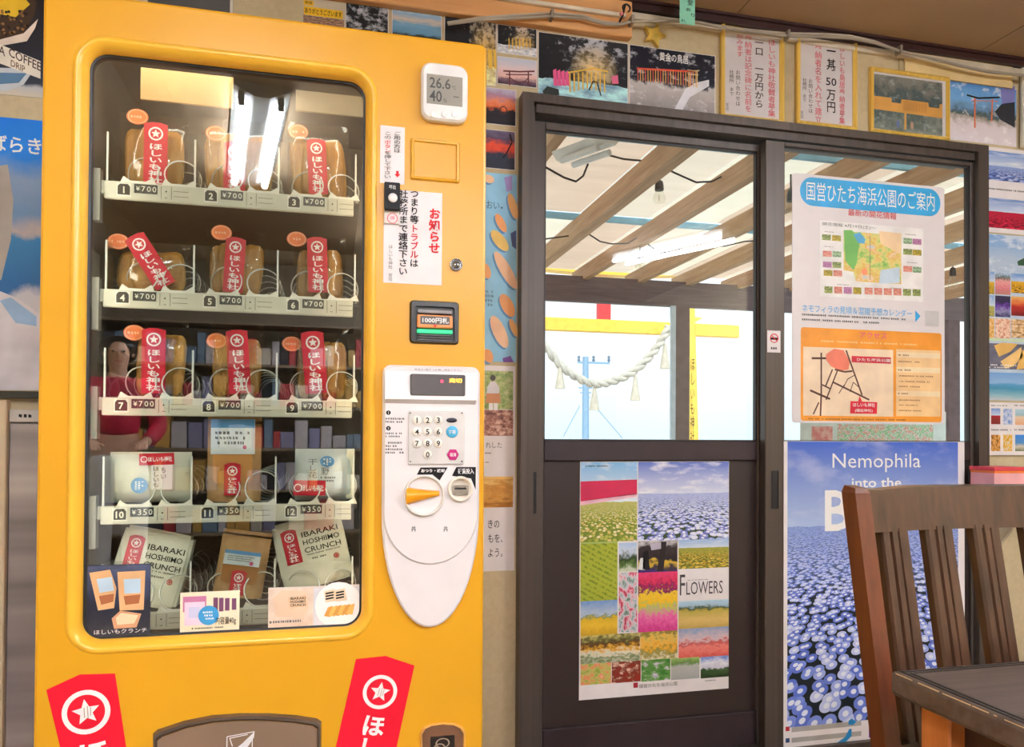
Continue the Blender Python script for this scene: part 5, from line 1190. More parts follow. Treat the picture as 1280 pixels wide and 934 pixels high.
# ------------------------------------------------------------------ gold framed notices
GLD = wood('gold_leaf_frame', (222, 172, 60), (248, 214, 112), 2, 1.0, 0.3, .6)
def framed(name, label, box, fw_, paper, group=None):
    x0, x1, z0, z1 = rect(D, *box); o = thing(name, label, 'frame', ((x0+x1)/2, D, z0), group=group)
    oo = [(x0, z0), (x1, z0), (x1, z1), (x0, z1)]; ii = [(x0+fw_, z0+fw_), (x1-fw_, z0+fw_), (x1-fw_, z1-fw_), (x0+fw_, z1-fw_)]
    for k in range(4):                                   # four mitred rails
        a, b, c, d = oo[k], oo[(k+1) % 4], ii[(k+1) % 4], ii[k]; mid = lambda p, q: ((p[0]+q[0])/2, (p[1]+q[1])/2)
        e, f = mid(a, d), mid(b, c); m = MB()
        m.loft([[(a[0], D-.001, a[1]), (b[0], D-.001, b[1])], [(a[0], D-.014, a[1]), (b[0], D-.014, b[1])], [(e[0], D-.019, e[1]), (f[0], D-.019, f[1])], [(d[0], D-.010, d[1]), (c[0], D-.010, c[1])], [(d[0], D-.001, d[1]), (c[0], D-.001, c[1])]], closed=False)
        part('frame_rail', m, GLD, o)
    m = MB().box(ii[0][0]-.004, ii[1][0]+.004, D-.008, D-.002, ii[0][1]-.004, ii[2][1]+.004)
    part('backing', m, paper, o); part('glass', MB().box(ii[0][0]-.002, ii[1][0]+.002, D-.0115, D-.0105, ii[0][1]-.002, ii[2][1]+.002), clear('picture_glass', (250, 250, 250), 1.4), o)
    return o
PK = plain((232, 110, 124), .5)
o = framed('framed_notice', 'gold framed notice in vertical writing nearest the gold star', (899.5, 27, 977.5, 157.5), .016, PAPER); m = MB(); Yt_ = D-.0086
for b, st, mi, bo_ in (((960, 48, 969.5, 147), '\u307b\u3057\u3044\u3082\u795e\u793e\u656c\u8cdb\u8005\u52df\u96c6', 0, .01), ((943.5, 47, 954.5, 136), '\u4e00\u53e3\u3000\u4e00\u4e07\u5186\u304b\u3089', 1, .01), ((931, 42, 940, 141), '\u5949\u7d0d\u8005\u306f\u8a18\u5ff5\u7891\u306b\u540d\u524d\u3092', 0, .01), ((920.5, 40, 929, 72), '\u523b\u307f\u307e\u3059', 0, .01), ((919.5, 87, 925.5, 133), '\u304a\u554f\u3044\u5408\u308f\u305b\u306f', 1, 0), ((911.5, 87, 917.5, 120), '\u793e\u52d9\u6240\u3000\u307e\u3067', 1, 0), ((907, 128, 911, 139), '\u5bae\u53f8', 2, 0)): letter(m, st, rect(Yt_, *b), Yt_, mi, True, bo_)
part('lettering', m, [PK, BLACK, GREY], o)
o = framed('framed_notice', 'gold framed notice reading 50 in large black figures', (993.5, 38, 1068.5, 165.5), .016, PAPER); m = MB()
for b, st, mi, bo_ in (((1049, 56, 1056.5, 156), '\u307b\u3057\u3044\u3082\u9ce5\u5c45\u5949\u7d0d\u8005\u52df\u96c6', 0, .01), ((1033, 54, 1045, 92), '\u4e00\u57fa', 1, .01), ((1033, 110, 1045, 142), '\u4e07\u5186', 1, .01), ((1018.5, 53, 1027.5, 155), '\u5949\u7d0d\u8005\u540d\u3092\u5165\u308c\u3066\u5efa\u7acb', 0, .01), ((1010.5, 98, 1016, 142), '\u304a\u554f\u3044\u5408\u308f\u305b\u306f', 1, 0), ((1003, 97, 1008.5, 128), '\u793e\u52d9\u6240\u3000\u307e\u3067', 1, 0), ((1000.5, 138, 1004.5, 149), '\u5bae\u53f8', 2, 0)): letter(m, st, rect(Yt_, *b), Yt_, mi, True, bo_)
letter(m, '50', rect(Yt_, 1032.5, 96.5, 1045.5, 108), Yt_, 1, bold=.01)
part('lettering', m, [PK, BLACK, GREY], o)
o = framed('framed_photograph', 'gold framed photograph of a golden shrine fence', (1085.5, 85, 1184, 177.5), .014, PAPER)
x0, x1, z0, z1 = rect(D-.0085, 1092, 92, 1178, 171)
part('photo', MB().card(x0, x1, z0, z1, D-.0085), bands([(0, (150, 160, 150)), (.3, (104, 122, 118)), (.6, (84, 104, 108)), (1, (150, 150, 140))], (8, 5), .6, 4, 1, ((196, 206, 206), 9, .56, .6)), o)
m = MB(); w, h = x1-x0, z1-z0; PP = lambda u, v: (x0+u*w, z0+v*h)
m.poly([PP(0, .36), PP(1, .34), PP(1, .60), PP(.96, .60), PP(.95, .52), PP(.8, .52), PP(.79, .60), PP(.4, .60), PP(.39, .52), PP(.26, .52), PP(.25, .60), PP(0, .60)], D-.0089, 0); m.poly([PP(.44, .05), PP(.47, .05), PP(.47, .36), PP(.44, .36)], D-.0089, 0)
for k in range(22): m.poly([PP(.42+k*.016, .40), PP(.425+k*.016, .40), PP(.425+k*.016, .58), PP(.42+k*.016, .58)], D-.0092, 1)
for u, c in ((.35, 2), (.55, 3), (.74, 4)): m.disc(x0+u*w, z0+.14*h, .007, .014, D-.0089, c, 14)
part('printed_shape', m, [plain((238, 178, 90), .5), plain((206, 140, 60), .5), plain((120, 140, 200), .5), plain((216, 176, 150), .5), plain((150, 160, 160), .5)], o)
s = Sheet('torii_photograph', 'unframed photograph of an orange torii under blue sky', 'photo', W_, (1185.5, 100, 1270, 184), PAPER, .001)
s.photo((1186, 101, 1270, 184), bands([(0, (236, 226, 232)), (.3, (226, 216, 220)), (.42, (170, 160, 150)), (.48, (70, 90, 84)), (.58, (110, 150, 190)), (.75, (120, 180, 232)), (1, (90, 150, 220))], (7, 6), .2, 4, 1, ((255, 255, 255), 6, .56, .6)))
OT = plain((228, 120, 70), .5); s.line([(1208, 119), (1222, 123), (1249, 122)], .006, BLACK); s.line([(1214, 126), (1247, 127)], .003, OT); s.line([(1218, 123), (1218, 160)], .007, OT); s.line([(1240, 124), (1239, 152)], .006, OT); s.shape([(1243, 140), (1252, 130), (1268, 128), (1268, 160), (1250, 150)], plain((36, 40, 50), .6)); s.shape([(1250, 112), (1268, 108), (1268, 128), (1252, 132)], plain((130, 130, 196), .6)); s.done()
x0, x1, z0, z1 = rect(D, 1272, 104, 1281, 186)
solo('white_pipe', MB().tube([(x0+.012, D-.014, z0-.0), (x0+.012, D-.014, z1+.07)], .012, 12), plain((228, 222, 204), .4), 'pale vertical pipe at the right end of the wall', 'pipe')
# ------------------------------------------------------------------ posters right of the door
Wr = D-0.051
BLU0, BLU1 = (206, 220, 240), (110, 150, 214)
def hor(h, pal, far, **k): return field(h, BLU0, BLU1, pal, far, **k)
s = Sheet('field_poster', 'white poster with blue and red flower fields at the right wall', 'poster', W_, (1223.5, 182, 1330, 298), PAPER, .001)
s.photo((1226, 187, 1327, 234), hor(.5, [(120, 150, 220), (160, 180, 236), (214, 222, 246)], (150, 176, 226), dark=(60, 80, 150), cloud=.7)); s.tiny((1228, 238, 1320, 241), 1, GREY)
s.photo((1226, 246, 1327, 292), hor(.55, [(206, 24, 60), (226, 40, 80), (176, 14, 50)], (196, 30, 66), dark=(120, 10, 40), cloud=.3)); s.done()
s = Sheet('seaside_poster', 'tall poster of sea, flower and food pictures at the right wall', 'poster', W_, (1224, 291, 1330, 502), plain((196, 214, 232), .4), .0012)
s.photo((1224.5, 292, 1328, 352), bands([(0, (176, 200, 226)), (.35, (190, 206, 226)), (.6, (170, 196, 226)), (1, (120, 170, 224))], (3, 8), .2, 4, 1, ((236, 242, 250), 3, .5, .7)))
s.shape([(1271, 327), (1281, 322), (1300, 326), (1300, 333), (1272, 332)], plain((50, 90, 60), .6))
cells = [((1224.5, 339, 1242.5, 368), field(.55, (200, 216, 236), (110, 160, 220), [(244, 190, 40), (250, 206, 60)], (240, 196, 60))), ((1243.5, 341, 1262.5, 369), bands([(0, (190, 130, 120)), (.3, (226, 130, 140)), (.65, (240, 170, 170)), (.75, (60, 80, 50)), (1, (180, 206, 236))], (14, 14), .3)), ((1263.5, 342, 1328, 370), field(.6, (190, 210, 236), (96, 150, 220), [(246, 190, 40), (236, 170, 30)], (240, 186, 50), dark=(110, 80, 20))),
         ((1224.5, 368.5, 1242.5, 396), field(.5, (210, 224, 240), (110, 160, 224), [(226, 206, 120), (206, 200, 110)], (180, 190, 100))), ((1243.5, 369.5, 1262.5, 397), bands([(0, (60, 60, 110)), (.3, (150, 150, 190)), (.5, (110, 60, 170)), (.7, (40, 36, 70)), (1, (50, 46, 80))], (5, 6), .3)), ((1263.5, 370.5, 1328, 398), bands([(0, (110, 20, 30)), (.4, (180, 40, 40)), (.65, (226, 110, 60)), (1, (240, 190, 110))], (4, 4), .2)),
         ((1224.5, 397, 1242.5, 423), blotch([(.35, (206, 150, 60)), (.5, (240, 190, 100)), (.65, (240, 220, 190))], (8, 8))), ((1243.5, 398, 1262.5, 424), blotch([(.35, (206, 110, 80)), (.5, (240, 200, 170)), (.65, (250, 236, 226))], (9, 9))), ((1263.5, 399, 1328, 425), blotch([(.35, (110, 90, 70)), (.5, (226, 180, 120)), (.65, (250, 230, 200))], (12, 9)))]
for b, mt in cells: s.photo(b, mt)
s.block((1224.5, 424, 1328, 428), plain((206, 226, 196), .5))
s.photo((1224.5, 428.5, 1328, 464), blotch([(.35, (90, 90, 110)), (.6, (120, 118, 136))], (5, 5)))
PT = plain((236, 190, 104), .5)
s.shape([(1242, 432), (1252, 428.5), (1272, 430), (1262, 440), (1248, 446)], PT).shape([(1250, 452), (1268, 440), (1276, 434), (1278, 446), (1266, 458), (1256, 461)], plain((246, 204, 130), .5)).shape([(1276, 440), (1285, 432), (1300, 440), (1290, 460), (1270, 462)], PT).shape([(1225, 430), (1231, 430), (1233, 463), (1226, 463)], plain((230, 170, 120), .5)).tiny((1228, 455, 1270, 461), 2, WHITE)
s.photo((1224.5, 465, 1328, 501), bands([(0, (200, 206, 206)), (.12, (150, 196, 206)), (.4, (70, 150, 190)), (.55, (90, 160, 206)), (.62, (150, 190, 230)), (1, (120, 170, 226))], (4, 8), .1)); s.done()
s = Sheet('leaflet_board', 'white leaflet board with six small pictures at the right wall', 'leaflet', W_-.006, (1234, 503, 1330, 569), PAPER, .006)
for b, mt in (((1237, 510.5, 1248.5, 530.5), hor(.55, [(206, 20, 60), (180, 14, 44)], (190, 24, 60), cloud=.2)), ((1252, 511, 1263.5, 531), blotch([(.35, (110, 150, 214)), (.65, (230, 236, 246))], (4, 4))), ((1267, 511.5, 1300, 531.5), bands([(0, (236, 176, 130)), (.5, (236, 210, 180)), (.6, (160, 196, 206)), (1, (190, 220, 232))], (3, 3), .1)),
              ((1237, 543.5, 1248.5, 564), blotch([(.35, (70, 46, 30)), (.5, (206, 140, 60)), (.65, (240, 196, 120))], (5, 5))), ((1252, 543.5, 1263.5, 564), blotch([(.35, (196, 140, 30)), (.5, (244, 196, 70)), (.65, (206, 220, 240))], (6, 5))), ((1267, 543.5, 1300, 564), bands([(0, (90, 110, 60)), (.3, (210, 200, 180)), (.45, (90, 150, 206)), (1, (60, 140, 226))], (4, 3), .15))): s.photo(b, mt)
for b in ((1237, 506, 1262, 508.5), (1266, 506, 1300, 508.5), (1237, 536, 1262, 539), (1266, 536, 1300, 539)): s.tiny(b, 1, GREY)
s.done()
# ------------------------------------------------------------------ posters on the door
Ya = YL-0.0045
s = Sheet('flowers_poster', 'poster of many flower field pictures on the brown lower door panel', 'poster', Ya, (725, 577, 910.5, 860.5), PAPER, .001)
G = (s.b[2], on_y(724, 875, Ya).z)
def dy(x, y): return y                                   # corner pixels as measured
ph = [((725.5, 578, 796, 676), field(.50, (226, 236, 246), (130, 190, 236), [(226, 200, 130), (190, 190, 90), (240, 226, 190), (150, 160, 60)], (190, 190, 110), 8, (120, 140, 50), .5)),
      ((797.5, 577.5, 910.5, 674), field(.60, (220, 226, 246), (96, 120, 206), [(150, 160, 226), (190, 200, 244), (226, 230, 252), (120, 130, 210)], (176, 190, 236), 10, (60, 80, 60), .8, .6, .03, 1.0, (240, 244, 255))),
      ((725.5, 678, 771.5, 751), rows((170, 180, 60), (120, 140, 40), (170, 190, 110), .97, 11)), ((773.5, 679, 796, 714), bands([(0, (206, 214, 190)), (.2, (90, 120, 60)), (.45, (40, 60, 30)), (.7, (206, 220, 240)), (1, (180, 206, 240))], (5, 5), .3)),
      ((797.5, 676.5, 846.5, 714.5), bands([(0, (60, 40, 120)), (.12, (60, 50, 60)), (.3, (226, 190, 60)), (.42, (40, 30, 40)), (.8, (60, 50, 50)), (1, (210, 206, 210))], (5, 6), .25)), ((848, 675, 910.5, 710), field(.72, (214, 226, 240), (150, 190, 232), [(206, 170, 60), (226, 196, 90), (150, 150, 50)], (150, 160, 70), 9, (110, 110, 40), .4)),
      ((725.5, 752, 771.5, 793.5), bands([(0, (206, 160, 40)), (.3, (240, 200, 60)), (.5, (226, 186, 50)), (.56, (130, 150, 110)), (.62, (190, 206, 226)), (1, (120, 160, 220))], (9, 9), .16)), ((773.5, 716, 796, 789.5), blotch([(.34, (70, 110, 60)), (.46, (190, 206, 214)), (.52, (236, 214, 220)), (.58, (226, 110, 140)), (.66, (176, 40, 60))], (4, 7))),
      ((797.5, 716, 846.5, 788), bands([(0, (214, 60, 140)), (.25, (240, 110, 180)), (.42, (190, 206, 110)), (.5, (244, 196, 40)), (.64, (246, 210, 60)), (.7, (110, 30, 90)), (.85, (214, 50, 90)), (1, (226, 70, 120))], (11, 14), .22, 5)), ((848, 750, 910.5, 784), bands([(0, (206, 170, 90)), (.3, (226, 196, 120)), (.6, (196, 176, 80)), (.68, (50, 80, 50)), (.78, (170, 200, 220)), (1, (190, 226, 244))], (9, 9), .14)),
      ((725.5, 795, 799.5, 829.5), bands([(0, (226, 226, 214)), (.22, (110, 130, 70)), (.4, (230, 226, 206)), (.55, (226, 170, 50)), (.7, (90, 50, 30)), (.85, (110, 110, 60)), (1, (206, 190, 120))], (11, 9), .3, 5)), ((800, 790.5, 846.5, 825), bands([(0, (230, 220, 190)), (.3, (150, 140, 60)), (.5, (244, 180, 60)), (.8, (226, 196, 100)), (1, (150, 130, 60))], (9, 9), .5, 5)),
      ((848, 786.5, 910.5, 820), bands([(0, (226, 90, 80)), (.35, (240, 140, 130)), (.5, (206, 90, 90)), (.62, (226, 200, 206)), (1, (150, 170, 206))], (9, 9), .25)),
      ((725.5, 830.5, 763.5, 854), blotch([(.35, (150, 170, 70)), (.5, (206, 196, 110)), (.6, (240, 120, 90)), (.7, (246, 226, 220))], (5, 4))), ((764.5, 828, 800.5, 851.5), blotch([(.35, (150, 30, 20)), (.5, (120, 50, 30)), (.62, (240, 200, 180))], (4, 4))), ((801.5, 825.5, 837.5, 849.5), blotch([(.4, (60, 130, 50)), (.55, (110, 160, 80)), (.64, (226, 206, 236))], (3, 3))), ((838.5, 823.5, 874, 847.5), bands([(0, (170, 176, 176)), (.6, (190, 190, 186)), (.75, (110, 150, 80)), (1, (160, 196, 110))], (4, 4), .2)), ((875.5, 821.5, 910.5, 845.5), bands([(0, (40, 60, 30)), (.35, (60, 90, 50)), (.45, (206, 206, 226)), (.7, (240, 240, 250)), (1, (120, 150, 220))], (5, 5), .3))]
for b, mt in ph: s.photo(b, mt)
s.shape([(725.5, 602), (796, 599.5), (796, 618), (725.5, 627)], plain((206, 30, 80), .5)).shape([(725.5, 627), (796, 617), (796, 621), (725.5, 632)], plain((240, 190, 206), .5)); s.tiny((732, 581.5, 762, 584), 1, BLACK)
s.shape([(803, 712), (804, 690), (810, 688), (812, 712)], BLACK).shape([(821, 714), (826, 677), (833, 677), (829, 714)], plain((30, 20, 20), .6)).shape([(797.5, 712), (800, 698), (805, 697), (806, 713)], plain((226, 226, 226), .5)); s.shape([(812, 680), (826, 678), (826, 686), (814, 688)], plain((196, 190, 206), .5), .0009)
s.block((848, 711.5, 910.5, 749), PAPER); TXT = plain((66, 60, 66), .5); s.text((849.5, 718.5, 856, 744), 'F', TXT); s.text((857.5, 727.5, 903, 741.5), 'LOWERS', TXT); s.tiny((859, 724, 886, 725.6), 1, GREY)
s.block((791.5, 853.5, 797, 859.5), plain((190, 40, 60), .5)); s.text((799, 853.5, 846, 858.5), '\u56fd\u55b6\u3072\u305f\u3061\u6d77\u6d5c\u516c\u5712', GREY); s.tiny((881, 849.5, 895, 851.5), 1, GREY); s.done()
# park notice taped to the pane of the right door
Yb = YR-0.0175
s = Sheet('park_notice', 'large laminated park notice with map taped over the right door pane', 'notice', Yb, (990, 216, 1180.5, 530.5), plain((232, 226, 228), .25, .5, 0, .01), .0015, None, .012)
CB, OG = plain((52, 172, 232), .4), plain((248, 160, 52), .4)
x0, x1, z0, z1 = s.R((999.5, 229, 1175, 264)); s.ink(rrect(x0, x1, z0, z1, (z1-z0)*.49, 6), CB, .0006)
s.text((1007.5, 234.5, 1167.5, 257.5), '\u56fd\u55b6\u3072\u305f\u3061\u6d77\u6d5c\u516c\u5712\u306e\u3054\u6848\u5185', WHITE)
s.text((1059.5, 261, 1120, 275), '\u6700\u65b0\u306e\u958b\u82b1\u60c5\u5831', RED)
s.block((1024, 275.5, 1153.5, 378), plain((240, 238, 236), .4)); s.text((1027.5, 280.5, 1094, 285.5), '\u958b\u82b1\u60c5\u5831 4\u670819\u65e5(\u571f)\uff5e', GREY)
s.photo((1054, 289, 1126, 355.5), lift=.0008, m=blotch([(.3, (110, 180, 80)), (.40, (170, 206, 110)), (.48, (236, 220, 140)), (.55, (226, 190, 90)), (.62, (246, 214, 180)), (.7, (170, 214, 236))], (4, 4), 4))
MG, MBb, MO = plain((120, 190, 96), .5), plain((96, 180, 226), .5), plain((246, 214, 170), .5)
s.shape([(1054, 288), (1064, 288), (1075, 298), (1070, 330), (1066, 338), (1056, 326)], MG, .001).shape([(1066, 293), (1074, 291), (1081, 299), (1080, 305), (1072, 304)], MBb, .0011).shape([(1098, 289), (1126, 292), (1125, 318), (1100, 305)], MO, .001)
s.shape([(1054, 338), (1066, 340), (1070, 354), (1054, 352)], plain((240, 240, 236), .5), .0009).shape([(1100, 338), (1124, 334), (1124, 354), (1098, 355)], plain((206, 226, 240), .5), .0009).round(1080, 340, 5, plain((246, 150, 110), .5)); s.line([(1087, 296), (1087, 350)], .002, GREY)
gp = [blotch([(.35, a), (.65, b)], (5, 4)) for a, b in (((60, 90, 50), (190, 200, 120)), ((110, 120, 50), (226, 190, 70)), ((190, 60, 50), (240, 190, 170)), ((70, 120, 70), (200, 226, 190)), ((150, 90, 140), (206, 150, 190)))]
k = 0
for x, y in ((1027, 293), (1039.5, 294), (1028, 313.5), (1040, 314), (1028, 327), (1040, 327.5), (1029, 337.5), (1041, 338), (1128.5, 297.5), (1140, 298.5), (1128.5, 311), (1140, 312), (1128.5, 332.5), (1140, 333.5)):
    s.photo((x, y, x+11, y+8), gp[k % 5], 'thumbnail', .0009); k += 1
for i in range(10): s.photo((1030+i*12+(2 if i > 3 else 0), 358+i*.4, 1040+i*12+(2 if i > 3 else 0), 367+i*.4), gp[(i*2) % 5 if i < 4 else (2 if i < 8 else 0)], 'thumbnail', .0009)
for b in ((1030, 289.5, 1044, 291), (1030, 308, 1044, 309.5), (1131, 293, 1148, 294.5), (1133, 328, 1147, 329.5), (1046, 355.5, 1062, 357), (1112, 360, 1130, 361.5)): s.tiny(b, 1, GREY)
s.text((1002, 384, 1139, 393.5), '\u30cd\u30e2\u30d5\u30a3\u30e9\u306e\u898b\u9803\uff06\u6df7\u96d1\u4e88\u60f3\u30ab\u30ec\u30f3\u30c0\u30fc', CB)
s.tiny((1002, 394.5, 1136, 398.5), 1, GREY); s.tiny((1002, 400, 1114, 404), 1, GREY); s.shape([(1143.5, 388), (1150, 395.5), (1143.5, 403)], CB)
s.block((1155.5, 388.5, 1173, 408.5), plain((206, 204, 204), .4))
x0, x1, z0, z1 = s.R((1000.5, 409, 1176.5, 528)); s.ink(rrect(x0, x1, z0, z1, .010, 5), OG, .0006)
s.text((1074, 415, 1108, 424), '\u30a2\u30af\u30bb\u30b9', plain((236, 96, 140), .4), bold=.01); s.tiny((1026, 427, 1152, 431), 1, plain((252, 206, 140), .4))
PB = plain((246, 220, 190), .4); s.block((1003.5, 433.5, 1116, 521), PB); s.block((1119.5, 436.5, 1175, 521), plain((248, 206, 150), .4))
for y in (441, 459.5, 489): s.block((1120, y, 1174.5, y+6.5), plain((252, 224, 186), .4), .0009)
RD = plain((96, 56, 40), .5)
s.shape([(1032, 443), (1042, 436), (1054, 438), (1062, 452), (1060, 462), (1050, 464), (1038, 458), (1032, 450)], plain((240, 130, 104), .5))
for pts, w in (([(1026, 441), (1026, 493), (1025, 520)], .006), ([(1014, 448), (1032, 448)], .007), ([(1057, 438), (1077, 494)], .006), ([(1043, 462), (1055, 465), (1065, 464)], .006), ([(1046, 464), (1032, 500)], .005), ([(1041, 478), (1086, 500)], .006), ([(1012, 488), (1037, 499)], .007), ([(1027, 481), (1037, 486)], .005), ([(1054, 484), (1059, 474), (1068, 469)], .003), ([(1048, 492), (1055, 481)], .003), ([(1040, 462), (1031, 484)], .005), ([(1023, 503), (1016, 518)], .005), ([(1062, 490), (1066, 478), (1073, 484)], .003)): s.line(pts, w, RD)
s.shape([(1064, 445), (1113, 447), (1113, 455), (1064, 453)], plain((206, 40, 60), .5)); s.text((1070, 447.5, 1112, 453), '\u3072\u305f\u3061\u6d77\u6d5c\u516c\u5712', WHITE, bold=.01, lift=.0016)
s.shape([(1062.5, 501.5), (1096, 503), (1095.5, 517.5), (1062, 517)], plain((222, 30, 56), .5)); s.shape([(1072, 502), (1077, 502), (1074, 495)], plain((222, 30, 56), .5)); s.text((1065.5, 503.5, 1093, 509), '\u307b\u3057\u3044\u3082\u795e\u793e', WHITE, bold=.01, lift=.0016); s.text((1068, 511, 1090, 516), '(\u5800\u51fa\u795e\u793e)', WHITE, bold=.01, lift=.0016)
for b in ((1122, 442.5, 1136, 446), (1122, 451, 1152, 454), (1122, 461, 1138, 464.5), (1123, 469, 1170, 472), (1123, 476, 1172, 479), (1123, 482, 1152, 485), (1122, 490.5, 1138, 494), (1123, 499, 1152, 502), (1123, 505.5, 1152, 508), (1123, 512, 1156, 515)): s.tiny(b, 1, plain((170, 110, 70), .5))
s.tiny((1010, 523, 1160, 526), 1, plain((150, 90, 30), .5)); s.done()
# nemophila poster
s = Sheet('nemophila_poster', 'big blue flower poster on the right door behind the chair', 'poster', Yb, (979.5, 551.5, 1206, 1075), PAPER, .0015)
s.photo((984, 552, 1197.5, 889), field(.70, (176, 196, 232), (66, 104, 206), [(96, 120, 214), (126, 148, 228), (166, 182, 240), (110, 132, 220), (200, 210, 248)], (132, 156, 220), 13.0, (20, 32, 40), .25, .58, .02, 0.9, (232, 238, 254)))
s.text((1040, 567, 1150, 590), 'Nemophila', WHITE); s.text((1064, 597.5, 1126, 609), 'into the', WHITE, bold=.014); s.text((1030.5, 613, 1168, 661), 'BLUE', WHITE, bold=.0145)
s.block((981.5, 908.5, 986.5, 913.5), plain((196, 40, 60), .5)).block((981.5, 923, 986.5, 928), plain((40, 70, 120), .5))
for b in ((989, 905, 1076, 911), (989, 918, 1076, 924), (1040, 930, 1080, 936)): s.block(b, plain((176, 172, 168), .5))
JP = plain((30, 140, 206), .5); s.shape([(1060, 901), (1064, 898), (1070, 902), (1066, 906), (1060, 906)], JP).shape([(1061, 911), (1064, 911), (1064, 920), (1056, 928), (1046, 934), (1036, 940), (1034, 936), (1046, 928), (1056, 921)], JP)
s.block((1085.5, 897.5, 1104, 920), plain((84, 40, 140), .5)).round(1095, 908, 7, plain((232, 40, 50), .5), .0011).shape([(1087, 919), (1091, 915), (1099, 915), (1103, 919)], plain((246, 196, 60), .5), .0011)
for k in range(5): s.round(1095+8*math.cos(k*1.257), 908+7*math.sin(k*1.257), 1.4, plain((150, 110, 196), .5), .0012)
s.tiny((1086, 924, 1104, 928), 1, GREY); s.done()
# ------------------------------------------------------------------ papers left of the machine
s = Sheet('coffee_poster', 'dark poster of a coffee dripper, cut off at the top left corner', 'poster', W_, (-60, -40, 62, 124), plain((50, 44, 44), .5), .001, None, 0, 0)
s.photo((-60, -40, 62, 124), bands([(0, (214, 206, 190)), (.08, (196, 200, 206)), (.12, (50, 60, 76)), (.4, (44, 46, 56)), (1, (36, 30, 30))], (3, 3), .08)); 
s.shape([(-30, 0), (-10, -14), (30, -16), (46, 4), (44, 18), (30, 42), (0, 50), (-28, 40)], plain((66, 44, 26), .7)); s.shape([(-16, -8), (20, -14), (38, 6), (20, 22), (0, 18), (-18, 12)], plain((240, 196, 40), .6), .001)
for k in range(70):
    a = random.uniform(-22, 36); b = random.uniform(14, 44); s.round(a, b, 1.5, plain((150, 108, 60), .7) if k % 2 else plain((40, 26, 16), .7), .0012)
s.shape([(-30, 44), (0, 50), (30, 42), (48, 24), (44, 36), (34, 52), (0, 58), (-30, 54)], plain((232, 216, 200), .5), .001)
s.shape([(-60, 31), (51, 77), (51, 99), (-60, 57)], plain((244, 236, 220), .5), .0013)
for st, b, c_ in (('COFFEE', (11.5, 62, 52, 73), (70, 50, 36)), ('A', (-1, 57, 7, 68), (70, 50, 36)), ('DRIP', (14, 76, 32, 84), (120, 90, 60))):
    r_ = rect_c(s.Y, *b); letter(s.mb, st, r_, s.y-.0018, s.mi(plain(c_, .5)), bold=.01, xf=lambda a, q, x_=r_[0]: (a, q-.42*(a-x_)))
s.shape([(-60, 84), (44, 86), (30, 106), (10, 114), (-60, 114)], plain((206, 214, 220), .5), .001); s.shape([(-60, 90), (34, 92), (24, 104), (-60, 110)], plain((90, 130, 166), .5), .0012); s.done()
s = Sheet('blue_sky_poster', 'blue poster with white lettering left of the machine', 'poster', W_, (-90, 138, 62, 488), plain((90, 160, 232), .5), .001)
s.photo((-90, 138, 62, 488), bands([(0, (226, 222, 226)), (.34, (214, 214, 224)), (.38, (40, 110, 176)), (.55, (60, 140, 200)), (.58, (200, 190, 190)), (.64, (120, 160, 206)), (.78, (150, 180, 220)), (.86, (40, 140, 240)), (1, (30, 130, 240))], (3, 6), .06))
s.text((-12, 168, 52, 194), '\u3070\u3089\u304d', WHITE, bold=.015); s.shape([(-90, 366), (-20, 356), (20, 372), (62, 400), (62, 488), (-90, 488)], plain((226, 222, 230), .5)); s.shape([(0, 376), (14, 372), (46, 396), (46, 408), (20, 404)], plain((160, 196, 232), .5), .001)
s.shape([(-40, 214), (10, 206), (17, 250), (14, 300), (2, 350), (-40, 360)], plain((186, 180, 172), .6), .0009); s.done()
solo('dark_shelf_edge', MB().box(on_y(-40, 492, D).x, on_y(62, 492, D).x, D-.03, D-.001, on_y(40, 498, D).z, on_y(40, 490, D).z), plain((52, 54, 44), .5), 'dark green strip under the blue poster', 'strip')
# ================================================================== chair and table
DW = wood('dark_stained_wood', (46, 29, 20), (88, 58, 40), 2, 0.9, 0.3, .5)
RW2 = wood('red_brown_wood', (74, 36, 20), (112, 58, 30), 2, 0.9, 0.35, .5)
TOPW = wood('worn_table_top', (58, 46, 40), (102, 86, 76), 0, 0.7, 0.38, .5)
LEGW = wood('orange_leg_wood', (160, 88, 40), (206, 130, 68), 2, 0.9, 0.4, .5)
ZT = 0.965
p0 = on_z(1068, 608, ZT); X0 = p0.x; p1 = on_x(1107, 934, X0)
slope = (p0.y-p1.y)/(p0.z-p1.z)
def yl_(z): return p0.y-(ZT-z)*slope if z > 0.45 else p0.y-(ZT-0.45)*slope+(0.45-z)*0.12
PW, PD = 0.030, 0.036                                    # post width, depth
CWD = 0.47
X1 = X0+CWD
ch = thing('wooden_chair', 'dark wooden chair with a slatted back behind the table', 'chair', ((X0+X1)/2, yl_(0.45)-0.2, 0))
def post(x):
    m = MB(); r = []
    for z in (0.0, 0.25, 0.45, 0.7, 0.9, ZT-0.012):
        y = yl_(z); r.append([(x, y, z), (x+PW, y, z), (x+PW, y+PD, z), (x, y+PD, z)])
    y = yl_(ZT); r.append([(x+.004, y+.003, ZT-.004), (x+PW-.004, y+.003, ZT-.004), (x+PW-.004, y+PD-.004, ZT), (x+.004, y+PD-.004, ZT)])
    m.loft(r); m.add(r[0], [(3, 2, 1, 0)]); m.add(r[-1], [(0, 1, 2, 3)]); return m
part('back_leg', post(X0), RW2, ch); part('back_leg', post(X1-PW), RW2, ch)
